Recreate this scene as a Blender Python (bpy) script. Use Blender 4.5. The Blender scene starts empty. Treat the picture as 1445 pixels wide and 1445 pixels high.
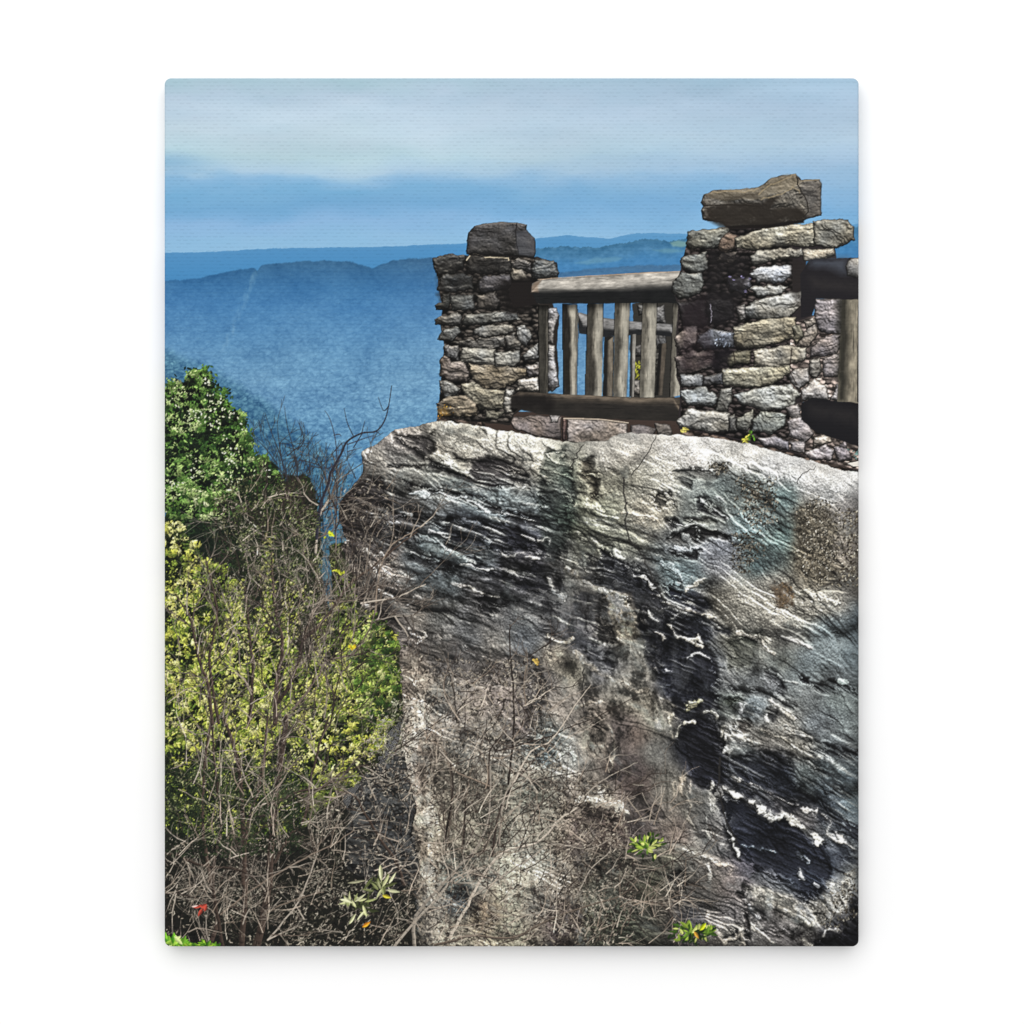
"""A stretched canvas print hanging flat on a white wall.

What the photograph shows is one flat thing: a gallery-wrapped canvas with a landscape printed on it, seen square on, with its soft
shadow on the white wall behind.  It is built as that: a real wrapped canvas of real size and depth, with rounded corners, rolled edges
and woven threads, lit by real lamps.  The ink of the print is a colour attribute on the weave of the cloth; every printed motif is a
part of the canvas, cut out of the one continuous sheet."""
import bpy, math
from mathutils import Vector

sc = bpy.context.scene
PX = 0.4064 / 980            # one pixel of the photograph on the face of the canvas, in metres (a 16 x 20 inch print)
DEPTH = 0.0150               # how far the face stands off the wall
FACE_LIGHT = 1.10                 # light on the face relative to what turns 80 % white paint into picture white

# ------------------------------------------------------------------ camera
cam = bpy.data.objects.new('camera', bpy.data.cameras.new('camera'))
sc.collection.objects.link(cam)
cam.data.lens = 85
cam.data.sensor_width = 36
cam.data.clip_end = 50
cam.location = (0, -1445 * PX * 85 / 36, 0)
cam.rotation_euler = (math.pi / 2, 0, 0)
cam.data.shift_x = 0.5 / 1445
cam.data.shift_y = 0.5 / 1445
sc.camera = cam

# ------------------------------------------------------------------ light: a white studio, one broad soft lamp above left
wd = bpy.data.worlds.new('World')
sc.world = wd
wd.use_nodes = True
bg = wd.node_tree.nodes['Background']
bg.inputs['Color'].default_value = (1, 1, 1, 1)
bg.inputs['Strength'].default_value = 0.72


def softbox(loc, size, power):
    l = bpy.data.lights.new('softbox', 'AREA')
    l.shape = 'DISK'; l.size = size; l.energy = power
    o = bpy.data.objects.new('softbox', l)
    sc.collection.objects.link(o)
    o.location = loc
    o.rotation_euler = (-Vector(loc)).to_track_quat('-Z', 'Y').to_euler()


softbox((-.16, -2.3, .95), 3.4, 58.5)
sc.view_settings.view_transform = 'Standard'
sc.view_settings.look = 'None'
sc.view_settings.exposure = 0
sc.view_settings.gamma = 1
sc.view_settings.use_curve_mapping = False


# ------------------------------------------------------------------ wall
def material(name):
    m = bpy.data.materials.new(name)
    m.use_nodes = True
    return m, m.node_tree.nodes, m.node_tree.links, m.node_tree.nodes['Principled BSDF']


wm, N, L, P = material('white_paint')
P.inputs['Base Color'].default_value = (.82, .82, .82, 1)
P.inputs['Roughness'].default_value = .9
P.inputs['Specular IOR Level'].default_value = .1
nt = N.new('ShaderNodeTexNoise'); nt.inputs['Scale'].default_value = 420
bp = N.new('ShaderNodeBump'); bp.inputs['Strength'].default_value = .02; bp.inputs['Distance'].default_value = .001
L.new(nt.outputs['Fac'], bp.inputs['Height']); L.new(bp.outputs['Normal'], P.inputs['Normal'])
me = bpy.data.meshes.new('wall')
me.from_pydata([(-4, DEPTH, -3), (4, DEPTH, -3), (4, DEPTH, 3), (-4, DEPTH, 3)], [], [(0, 1, 2, 3)])
me.materials.append(wm)
wall = bpy.data.objects.new('wall', me)
wall['kind'] = 'structure'
sc.collection.objects.link(wall)

# ------------------------------------------------------------------ the printed picture
# The thing in the photograph is a flat canvas print.  Its ink is worked out here as a field of colours, one per
# weave point of the cloth, together with a map of which printed motif every point belongs to.
import numpy as np
X0, Y0, W, H = 232, 109, 980, 1226
img = np.zeros((H, W, 3), np.float32)
pid = np.zeros((H, W), np.int16)
YY, XX = np.mgrid[0:H, 0:W].astype(np.float32)
XX += X0 + .5
YY += Y0 + .5
rng = np.random.default_rng(7)
TAB = rng.random((8, 256, 256)).astype(np.float32)
IDS = {}


def ID(name):
    return IDS.setdefault(name, len(IDS) + 1)


def C(*c):
    return np.array(c, np.float32) / 255


def vn(x, y, s=0):
    t = TAB[s % 8]
    o = s * 37
    xi = np.floor(x); yi = np.floor(y)
    fx = x - xi; fy = y - yi
    fx = fx * fx * (3 - 2 * fx); fy = fy * fy * (3 - 2 * fy)
    a = (xi.astype(np.int32) + o) & 255; b = (yi.astype(np.int32) + o * 3) & 255
    a1 = (a + 1) & 255; b1 = (b + 1) & 255
    return (t[b, a] * (1 - fx) + t[b, a1] * fx) * (1 - fy) + (t[b1, a] * (1 - fx) + t[b1, a1] * fx) * fy


def fbm(x, y, s=0, o=4, g=.5):
    r = 0; a = 1; n = 0
    for i in range(o):
        r = r + a * vn(x * 2 ** i, y * 2 ** i, s + i); n += a; a *= g
    return r / n - .5            # about -.35 .. .35


def ridged(x, y, s=0, o=4, g=.5):
    r = 0; a = 1; n = 0
    for i in range(o):
        r = r + a * (1 - np.abs(2 * vn(x * 2 ** i, y * 2 ** i, s + i) - 1)); n += a; a *= g
    return r / n


def cells(x, y, s=0):
    t, u = TAB[s % 8], TAB[(s + 3) % 8]
    xi = np.floor(x).astype(np.int32); yi = np.floor(y).astype(np.int32)
    d1 = np.full(x.shape, 9., np.float32); v = np.zeros(x.shape, np.float32)
    for j in (-1, 0, 1):
        for i in (-1, 0, 1):
            a = (xi + i) & 255; b = (yi + j) & 255
            d = (xi + i + t[b, a] - x) ** 2 + (yi + j + u[b, a] - y) ** 2
            m = d < d1
            d1 = np.where(m, d, d1); v = np.where(m, TAB[(s + 5) % 8][b, a], v)
    return np.sqrt(d1), v


def blur(a, r):
    r = int(r)
    for ax in (0, 1):
        for k in range(2):
            p = np.concatenate([np.repeat(a.take([0], ax), r + 1, ax), a, np.repeat(a.take([-1], ax), r, ax)], ax)
            c = np.cumsum(p, ax, dtype=np.float64)
            n = a.shape[ax]
            a = ((c.take(range(2 * r + 1, 2 * r + 1 + n), ax) - c.take(range(0, n), ax)) / (2 * r + 1)).astype(np.float32)
    return a


def view(ox, oy, s):
    return lambda *p: [(ox + x / s, oy + y / s) for x, y in p]


vL = view(600, 230, 3.526)      # windows of the picture in which outlines were measured
vR = view(900, 230, 3.212)
vT = view(220, 340, 3.44)
vA = view(470, 580, 3.8026)
vB = view(840, 590, 3.8026)
vC = view(540, 880, 4.0139)
vD = view(880, 880, 4.1286)
vE = view(540, 1080, 4.0139)
vF = view(880, 1080, 3.8026)
vG = view(220, 1010, 3.8026)
vH = view(220, 700, 3.8026)
vK = view(720, 90, 2.779)


def box(x0, y0, x1, y1, pad=0):
    a = max(0, int(y0 - Y0 - pad)); b = min(H, int(y1 - Y0 + pad) + 2)
    c = max(0, int(x0 - X0 - pad)); d = min(W, int(x1 - X0 + pad) + 2)
    if a >= b or c >= d:
        return None
    return slice(a, b), slice(c, d)


def pbox(p, pad=0):
    xs = [q[0] for q in p]; ys = [q[1] for q in p]
    return box(min(xs), min(ys), max(xs), max(ys), pad)


def sdf(x, y, p):
    d = np.full(x.shape, 1e9, np.float32); ins = np.zeros(x.shape, bool)
    n = len(p)
    for i in range(n):
        ax, ay = p[i]; bx, by = p[(i + 1) % n]
        ex, ey = bx - ax, by - ay
        wx, wy = x - ax, y - ay
        t = np.clip((wx * ex + wy * ey) / (ex * ex + ey * ey + 1e-9), 0, 1)
        d = np.minimum(d, (wx - ex * t) ** 2 + (wy - ey * t) ** 2)
        if ay != by:
            ins ^= ((ay > y) != (by > y)) & (x < ex * (y - ay) / (by - ay) + ax)
    d = np.sqrt(d)
    return np.where(ins, d, -d)


def put(s, a, col, name=None):
    a3 = a[..., None]
    img[s] = img[s] * (1 - a3) + col * a3
    if name:
        p = pid[s]
        p[a > .5] = ID(name)


def poly(p, col, name=None, wob=0, wf=.12, soft=1., op=1., seed=0):
    s = pbox(p, soft + wob + 2)
    if s is None:
        return
    x, y = XX[s], YY[s]
    if wob:
        x, y = x + wob * 2 * fbm(x * wf, y * wf, seed), y + wob * 2 * fbm(x * wf, y * wf, seed + 9)
    put(s, op * np.clip(sdf(x, y, p) / soft + .5, 0, 1), col, name)


def normals(h):
    gy, gx = np.gradient(h)
    n = 1 / np.sqrt(gx * gx + gy * gy + 1)
    return -gx * n, -gy * n, n


SUN = np.array((.36, -.74, .57)); SUN /= np.linalg.norm(SUN)


def stone(p, col, name, R=None, rough=1., amb=.42, seed=None, strata=0., wob=1.9, top=.0, grow=0., stain=.5):
    """One laid stone: a rounded, rough, chipped block lit by the photographed sun."""
    global _sd
    _sd += 3
    k = _sd if seed is None else seed
    s = pbox(p, 5 + grow)
    if s is None:
        return
    x0, y0 = XX[s], YY[s]
    x = x0 + wob * 2 * fbm(x0 * .13, y0 * .13, k); y = y0 + wob * 2 * fbm(x0 * .13, y0 * .13, k + 5)
    d = sdf(x, y, p) + grow
    ys = [q[1] for q in p]
    R = R or max(2.8, min(7., (max(ys) - min(ys)) * .34))
    u = np.clip(d / R, 0, 1)
    h = R * .95 * np.sqrt(1 - (1 - u) ** 2)
    wx = x0 + 6 * fbm(x0 * .06, y0 * .06, k + 1); wy = y0 + 6 * fbm(x0 * .06, y0 * .06, k + 4)
    f1 = fbm(wx * .035, wy * .06, k + 2, 3) * 6                     # broken planes
    t = np.floor(f1) + np.clip((f1 - np.floor(f1)) * 3.2, 0, 1)
    h = h + rough * (1.5 * t + 5 * fbm(wx * .05, wy * .08, k + 7, 5, .55) + 1.2 * fbm(x0 * .4, y0 * .4, k + 3, 2))
    if strata:
        h = h + strata * 2.4 * ridged(wx * .014, wy * .17 + x0 * .015, k + 4, 2) * np.clip(.6 + 3 * fbm(x0 * .03, y0 * .03, k + 9), 0, 1.3)
    nx, ny, nz = normals(h)
    dif = np.clip(nx * SUN[0] + ny * SUN[1] + nz * SUN[2], 0, 1)
    lit = amb + (1 - amb) * dif / .6
    cy = (y0 - min(ys)) / (max(ys) - min(ys) + 1)
    ao = (.3 + .7 * np.clip(d / 2.6, 0, 1)) * (1.14 - .5 * np.clip(cy - .35, 0, 1))
    tint = 1 + .5 * fbm(x0 * .045, y0 * .06, k + 6, 5, .6) + .45 * fbm(x0 * .5, y0 * .5, k, 2)
    tint = tint * (1 - .8 * stain * np.clip(3.2 * fbm(wx * .05, wy * .07, k + 12, 4) - .2, 0, .75))
    g = col.mean() * .5 + col * .5
    c = g[None, None] * (lit * ao * tint)[..., None]
    warm = fbm(x0 * .05, y0 * .05, k + 8, 3)[..., None]
    c = c * (1 + warm * np.array((.09, .03, -.08), np.float32))
    if top:
        c = c + top * np.clip(-ny - .38, 0, 1)[..., None] * C(235, 222, 200) * np.clip(.7 + 2 * fbm(x0 * .08, y0 * .08, k + 2), 0, 1.2)[..., None]
    put(s, np.clip(d + .5, 0, 1), np.clip(c, 0, 1), name)


def rubble(p, col, name, sz=9., seed=3, dark=.35):
    """Small fill stones and mortar between the laid ones."""
    s = pbox(p, 2)
    x, y = XX[s], YY[s]
    wx = x + 5 * fbm(x * .1, y * .1, seed); wy = y + 5 * fbm(x * .1, y * .1, seed + 4)
    d, v = cells(wx / sz, wy / (sz * .62), seed)
    h = 3.2 * np.clip(.62 - d, 0, 1) * 3 + 3 * fbm(x * .14, y * .16, seed + 2, 3)
    nx, ny, nz = normals(h)
    lit = .4 + .6 * np.clip(nx * SUN[0] + ny * SUN[1] + nz * SUN[2], 0, 1) / .6
    c = col[None, None] * (lit * (dark + (1 - dark) * np.clip((.66 - d) * 3.4, 0, 1)) * (.55 + .8 * v))[..., None]
    put(s, np.clip(sdf(x, y, p) + .5, 0, 1), c, name)


_sd = 11


def seg(x0, y0, x1, y1, w0, w1, col, name=None, hl=.25, op=1.):
    w = max(w0, w1)
    s = box(min(x0, x1), min(y0, y1), max(x0, x1), max(y0, y1), w / 2 + 1)
    if s is None:
        return
    x, y = XX[s], YY[s]
    ex, ey = x1 - x0, y1 - y0
    L = (ex * ex + ey * ey) ** .5 + 1e-6
    t = np.clip(((x - x0) * ex + (y - y0) * ey) / (L * L), 0, 1)
    dx, dy = x - x0 - ex * t, y - y0 - ey * t
    d = np.sqrt(dx * dx + dy * dy)
    ww = w0 + (w1 - w0) * t
    a = np.clip(ww / 2 + .5 - d, 0, 1) * np.clip(ww, 0, 1) * op
    if w > 2.2:
        sh = 1 + hl * (dx * .55 - dy * .8) / (ww * .5)
        c = col * sh[..., None]
    else:
        c = col
    put(s, a, c, name)


def smooth(p, n=5):
    if len(p) < 3:
        return p
    q = [p[0]] + list(p) + [p[-1]]
    out = []
    for i in range(1, len(q) - 2):
        a, b, c, d = (np.array(q[j]) for j in (i - 1, i, i + 1, i + 2))
        for k in range(n):
            t = k / n
            out.append(tuple(.5 * (2 * b + (c - a) * t + (2 * a - 5 * b + 4 * c - d) * t * t + (3 * b - a - 3 * c + d) * t ** 3)))
    return out + [p[-1]]


def stroke(p, w0, w1, col, name=None, hl=.25, jit=0., op=1.):
    if w0 < 3.2 and hl:
        w0 *= .82; w1 *= .85
    p = smooth(p)
    n = len(p) - 1
    if jit:
        p = [(x + rng.normal(0, jit), y + rng.normal(0, jit)) for x, y in p]
    for i in range(n):
        a = w0 + (w1 - w0) * i / n; b = w0 + (w1 - w0) * (i + 1) / n
        seg(*p[i], *p[i + 1], a, b, col, name, hl, op)


def leaf(x, y, l, w, ang, col, name=None, vein=.25):
    s = box(x - l, y - l, x + l, y + l, 1)
    if s is None:
        return
    ca, sa = np.cos(ang), np.sin(ang)
    dx, dy = XX[s] - x, YY[s] - y
    u = (dx * ca + dy * sa) / l; v = -dx * sa + dy * ca
    e = w * np.clip(1 - u * u, 0, 1) * (1 - .25 * u)
    a = np.clip(e - np.abs(v) + .5, 0, 1) * (np.abs(u) < 1)
    c = col[None, None] * (1 + vein * np.sign(v) * np.clip(np.abs(v), 0, 1))[..., None]
    put(s, a, c, name)


def lum_at(x, y):
    a = int(min(max(y - Y0, 3), H - 4)); b = int(min(max(x - X0, 3), W - 4))
    return float(img[a - 3:a + 4:2, b - 3:b + 4:2].mean())


def twig_col(x, y, dark=None):
    l = lum_at(x, y)
    if dark is None:
        dark = rng.random() < np.clip((l - .2) / .28, .12, .9)
    if dark:
        return C(52, 44, 40) * rng.uniform(.7, 1.25)
    return (C(184, 173, 158) if rng.random() < .6 else C(130, 116, 102)) * rng.uniform(.7, 1.15)


def branch(x, y, ang, L, w, depth, name, spread=.6, wig=.16, up=.04, kids=(2, 4), dark=None, wmin=.62, lum=1.):
    """A bare twig that wanders and forks."""
    n = max(3, int(L / 11))
    st = L / n
    col = twig_col(x, y, dark) * lum
    pts = [(x, y)]
    for i in range(n):
        ang += rng.normal(0, wig * 1.5) + up * np.sin(-np.pi / 2 - ang)
        x += np.cos(ang) * st; y += np.sin(ang) * st
        w2 = max(wmin, w * (1 - .7 * (i + 1) / n))
        if i % 3 == 0:
            col = .5 * col + .5 * twig_col(x, y, dark) * lum
        seg(*pts[-1], x, y, max(wmin, w * (1 - .7 * i / n)), w2, col, name, .35)
        pts.append((x, y))
    if depth > 0:
        for k in range(rng.integers(*kids) + (1 if depth > 1 else 0)):
            j = int(rng.uniform(.25, 1) * n)
            jx, jy = pts[j]
            sg = rng.choice((-1, 1))
            a0 = np.arctan2(pts[min(j + 1, n)][1] - pts[max(j - 1, 0)][1], pts[min(j + 1, n)][0] - pts[max(j - 1, 0)][0])
            branch(jx, jy, a0 + sg * rng.uniform(.3, 1) * spread, L * rng.uniform(.35, .65), max(wmin, w * (1 - .6 * j / n) * .65), depth - 1, name,
                   spread, wig, up, kids, dark, wmin, lum)
# ---- sky and hills
def ramp(t, ks, cs):
    return np.stack([np.interp(t, ks, [c[i] / 255 for c in cs]) for i in range(3)], -1).astype(np.float32)


def paint_sky():
    s = box(232, 109, 1212, 420)
    x, y = XX[s], YY[s]
    w = 44 * fbm(x * .004, y * .010, 3, 4) + 20 * fbm(x * .016, y * .05, 1, 4)
    L = ramp(y + w, (109, 135, 160, 190, 215, 238, 252, 268, 285, 298, 312, 335, 360),
             ((170, 195, 210), (181, 199, 219), (187, 204, 222), (187, 205, 220), (181, 204, 217), (170, 196, 219), (138, 178, 214), (119, 168, 208),
              (116, 164, 206), (126, 170, 212), (139, 177, 217), (141, 181, 217), (139, 181, 216)))
    R = ramp(y + w, (109, 150, 200, 235, 262, 290, 315, 335, 360),
             ((158, 186, 210), (170, 191, 216), (174, 196, 218), (160, 187, 216), (140, 177, 213), (124, 169, 211), (130, 176, 215), (142, 183, 219), (140, 180, 214)))
    k = np.clip((x - 500) / 650, 0, 1)[..., None]
    c = L * (1 - k) + R * k
    c = c * 1.03 + (fbm(x * .005 + .3 * fbm(x * .01, y * .02, 2), y * .024, 5, 5, .55) * .085)[..., None] * np.clip((262 - y) / 40, .25, 1)[..., None] + (fbm(x * .02, y * .05, 6, 3))[..., None] * np.array((.022, .006, .004), np.float32) - np.array((.008, -.004, .008), np.float32)
    dk = np.exp(-((x - 232) / 60) ** 2 - ((y - 228) / 14) ** 2) * .12
    put(s, np.ones(x.shape, np.float32), c - dk[..., None] * np.array((1, .6, .3), np.float32), 'sky')


def ridge(pts, rough, seed):
    x = XX[0]
    y = np.interp(x, [p[0] for p in pts], [p[1] for p in pts])
    z = np.zeros_like(x)
    return (y + rough * 2 * fbm(x * .11, z + seed, seed, 4) + rough * .9 * (vn(x * .5, z, seed + 1) - .5)).astype(np.float32)


def paint_hills():
    # farthest ridge
    r1 = ridge([(232, 356), (300, 355), (360, 351), (420, 349), (520, 348), (600, 345), (680, 342), (756, 336), (800, 331), (830, 334), (860, 336),
                (900, 328), (950, 329), (1000, 331), (1160, 326), (1195, 318), (1212, 314)], .7, 2)
    m = np.clip(YY - r1[None] + .5, 0, 1)
    c = ramp(YY - r1[None], (0, 6, 30, 60), ((88, 147, 194), (82, 144, 193), (74, 139, 190), (66, 130, 182)))
    c = c + np.clip((XX - 640) / 300, 0, 1)[..., None] * np.array((.045, .035, .02), np.float32)
    s = box(232, 109, 1212, 800)
    put(s, m[s], c[s], 'ridge')
    # wooded ridge of the right
    r2 = ridge([(232, 800), (690, 800), (720, 356), (757, 349), (800, 347), (845, 348), (875, 343), (905, 337), (920, 336), (945, 340), (970, 337), (1180, 325), (1200, 322), (1212, 318)], 2.0, 4)
    m = np.clip(YY - r2[None] + .5, 0, 1)
    d = YY - r2[None]
    c = ramp(d, (0, 4, 14, 26, 60), ((66, 116, 150), (64, 117, 155), (74, 128, 168), (72, 132, 180), (70, 128, 180)))
    tx = fbm(XX * .16, YY * .22, 4, 4)
    c = c + (tx * .16 * np.clip(1 - d / 60, .35, 1))[..., None]
    s = box(690, 300, 1212, 620)
    put(s, m[s], c[s], 'ridge')
    for p, col, o in ((vK((625, 702), (660, 690), (700, 695), (720, 706), (680, 714), (640, 712)), C(128, 165, 160), .75),
                      (vK((255, 778), (330, 760), (440, 757), (420, 772), (300, 785)), C(104, 154, 180), .6),
                      (vK((560, 730), (640, 722), (690, 730), (600, 740)), C(110, 158, 172), .5)):
        poly(p, col, None, 2, .1, 3, o)
    # the near mountain and the valley side
    r3 = ridge([(232, 395), (262, 394), (278, 393), (306, 386), (330, 381), (355, 377), (360, 378), (363, 382), (370, 374), (380, 372), (424, 368), (467, 367), (496, 369),
                (510, 373), (525, 378), (545, 370), (556, 366), (612, 363), (680, 366), (740, 392), (790, 384), (840, 378), (900, 374), (980, 372), (1212, 372)], 1.3, 6)
    d = YY - r3[None]
    m = np.clip(d / 2.2 + .5, 0, 1)
    wl = 14 * fbm(XX * .008, YY * .012, 2, 3)
    c = ramp(YY + wl, (365, 385, 405, 430, 470, 500, 540, 580, 640, 720, 800),
             ((58, 108, 150), (53, 108, 156), (58, 117, 169), (66, 125, 178), (82, 137, 184), (92, 144, 186), (94, 144, 184), (90, 140, 181), (84, 134, 176), (84, 134, 176), (92, 140, 178)))
    c = c + np.clip((XX - 520) / 200, 0, 1)[..., None] * np.clip((560 - YY) / 160, 0, 1)[..., None] * np.array((.06, .03, .01), np.float32)
    # crowns of the far forest, larger towards the near side
    k = np.clip((YY - 400) / 260, 0, 1)
    jx, jy = 14 * fbm(XX * .05, YY * .07, 1, 4, .6), 9 * fbm(XX * .05, YY * .07, 5, 4, .6)
    d1, v1 = cells((XX + jx) * .12, (YY + jy) * .18, 1)
    d2, v2 = cells((XX + jx) * .27, (YY + jy) * .36, 2)
    tex = (.62 - d1) * .10 + (v1 - .5) * .07 + ((.6 - d2) * .07 + (v2 - .5) * .06)
    fold = fbm(XX * .012 + YY * .006, YY * .016, 4, 4)
    c = c + (fold * .08)[..., None] * np.array((1, .85, .55), np.float32)
    c = c + ((tex * (.26 + 1.15 * k ** 1.2)) + fbm(XX * .025, YY * .05, 7, 5) * (.06 + .1 * k) + fbm(XX * .22, YY * .45, 3, 3) * (.03 + .1 * k ** 1.5))[..., None] * np.array((.95, 1, .85), np.float32)
    # dark crest
    c = c - (np.exp(-np.clip(d, 0, 99) / 7) * .035 * (1 + 2 * fbm(XX * .2, YY * .2, 1, 3)))[..., None]
    g_ = np.clip((YY - 560) / 160, 0, 1)[..., None] * .35
    c = c * (1 - g_) + g_ * c * np.array((.92, 1.0, .9), np.float32)
    c = c * .93 + .07 * c.mean(-1, keepdims=True)
    # power line clearing
    for p, o in ((((364, 379), (359, 390), (353, 404), (348, 416), (340, 436), (330, 458), (318, 490), (306, 505)), .09),):
        cx = np.interp(YY, [q[1] for q in p], [q[0] for q in p])
        w = np.interp(YY, (379, 415, 418, 500), (5.5, 4.5, 6, 3.5))
        fade = np.interp(YY, (376, 384, 470, 505), (0, 1, .8, 0))
        c = c + (np.clip(1.3 - np.abs(XX - cx + 5 * fbm(XX * .1, YY * .1, 2)) / w, 0, 1) * fade * o * .62 * np.clip(1 + 3.4 * fbm(XX * .2, YY * .09, 5), .1, 2))[..., None] * np.array((1.2, 1, .6), np.float32)
    # nearer wooded spur, lower left, greener
    r4 = np.interp(XX[0], (232, 260, 300, 330, 370, 420, 480, 540, 600), (487, 494, 512, 532, 556, 590, 640, 720, 800)) + 6 * fbm(XX[0] * .07, XX[0] * 0, 3, 4) * 2
    a = np.clip((YY - r4[None]) / 16, 0, 1)
    sp = ramp(YY - r4[None], (0, 40, 120), ((66, 112, 146), (54, 99, 130), (58, 102, 130))) + ((tex * 1.5 + fbm(XX * .16, YY * .22, 6, 4) * .24))[..., None] * np.array((.9, 1., .8), np.float32)
    c = c * (1 - .88 * a[..., None]) + sp * .88 * a[..., None]
    s = box(232, 360, 1212, 900)
    put(s, m[s], c[s], 'hill')


# ---- the lookout: pillars, railings, wall
def paint_back():
    """what shows behind the front railing"""
    n = 'back_pillar'
    poly(vL((1030, 700), (1093, 690), (1240, 690), (1240, 1200), (1020, 1170), (1040, 900)), C(52, 50, 46), n, 1.5)
    for p, c in (((1050, 705), (1093, 700), (1110, 750), (1060, 755)), C(95, 92, 86)), (((1120, 720), (1190, 700), (1200, 800), (1130, 790)), C(120, 114, 106)), \
            (((1035, 910), (1075, 900), (1080, 960), (1040, 965)), C(105, 98, 88)), (((1130, 830), (1200, 830), (1200, 920), (1140, 920)), C(90, 86, 80)), \
            (((1025, 1080), (1070, 1080), (1070, 1150), (1025, 1150)), C(140, 128, 112)), (((1110, 940), (1180, 940), (1180, 1060), (1115, 1050)), C(84, 80, 70)):
        stone(vL(*p), c, n)
    for _ in range(26):
        x, y = vL((rng.uniform(1030, 1075), rng.uniform(985, 1080)))[0]
        leaf(x, y, rng.uniform(1.6, 3), 1.1, rng.uniform(0, 3), C(170, 170, 60) * rng.uniform(.6, 1.15), n)
    n = 'back_railing'
    wood(vL((755, 740), (890, 768), (1100, 792), (1250, 800), (1250, 862), (1090, 850), (890, 862), (765, 845)), C(150, 148, 146), n, (1, .12), .62, .25)
    wood(vL((890, 860), (938, 858), (932, 1160), (884, 1160)), C(112, 104, 92), n, (0, 1), .6, .3)
    wood(vL((1018, 850), (1048, 850), (1040, 1160), (1016, 1160)), C(150, 146, 138), n, (0, 1), .6, .3)
    wood(vR((95, 815), (130, 815), (112, 1050), (78, 1050)), C(92, 84, 74), n, (0, 1), .6, .3)


def wood(p, col, name, axis, split=.5, under=.2, seed=None, hard=.16, edge=0):
    """A weathered log or post. axis = direction of the grain; the far side of `split` is in shade."""
    global _sd
    _sd += 3
    k = _sd
    s = pbox(p, 3)
    if s is None:
        return
    x, y = XX[s], YY[s]
    ax = np.array(axis, float); ax /= np.linalg.norm(ax)
    nx, ny = -ax[1], ax[0]
    u = x * ax[0] + y * ax[1]
    q = np.array(p)
    # position across, 0 on the lit side to 1 on the shaded side, measured between the two long edges at each place
    v = x * nx + y * ny
    qv = q @ np.array((nx, ny)); qu = q @ ax
    bins = np.linspace(qu.min(), qu.max(), 14)
    lo, hi = [], []
    for b in bins:
        cr = []
        for i in range(len(q)):
            a0, a1 = qu[i], qu[(i + 1) % len(q)]
            if (a0 - b) * (a1 - b) <= 0 and a0 != a1:
                t = (b - a0) / (a1 - a0); cr.append(qv[i] + t * (qv[(i + 1) % len(q)] - qv[i]))
        lo.append(min(cr) if cr else qv.min()); hi.append(max(cr) if cr else qv.max())
    l = np.interp(u, bins, lo); h = np.interp(u, bins, hi)
    f = (v - l) / np.maximum(h - l, 1)
    f = f + .12 * fbm(u * .03, v * .08, k, 3)
    grain = fbm(u * .05, v * .4, k + 1, 4) * .42 + fbm(u * .2, v * .5, k + 2, 3) * .34 + .5 * fbm(x * .07, y * .07, k + 5, 3)
    crack = np.clip((ridged(u * .012, v * .3, k + 4, 2) - .86) * 5, 0, 1)
    lit = np.clip((split - f) / hard + .5, 0, 1)
    curve = (1 - .3 * (2 * np.clip(f / max(split, .05), 0, 1) - .8) ** 2) * (1 - .35 * np.clip(1 - f / .1, 0, 1) ** 2)
    b = under + (1 - under) * lit * curve
    c = col[None, None] * (b * (1 + grain * (.5 + .5 * lit)) * (1 - .55 * crack))[..., None]
    blue = (1 - lit)[..., None] * np.array((-.006, 0, .008), np.float32)
    x2, y2 = x + 1.1 * fbm(x * .1, y * .1, k) * 2, y + .9 * fbm(x * .1, y * .1, k + 3) * 2
    put(s, np.clip(sdf(x2, y2, p) + .5, 0, 1), np.clip(c + blue, 0, 1), name)


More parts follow.
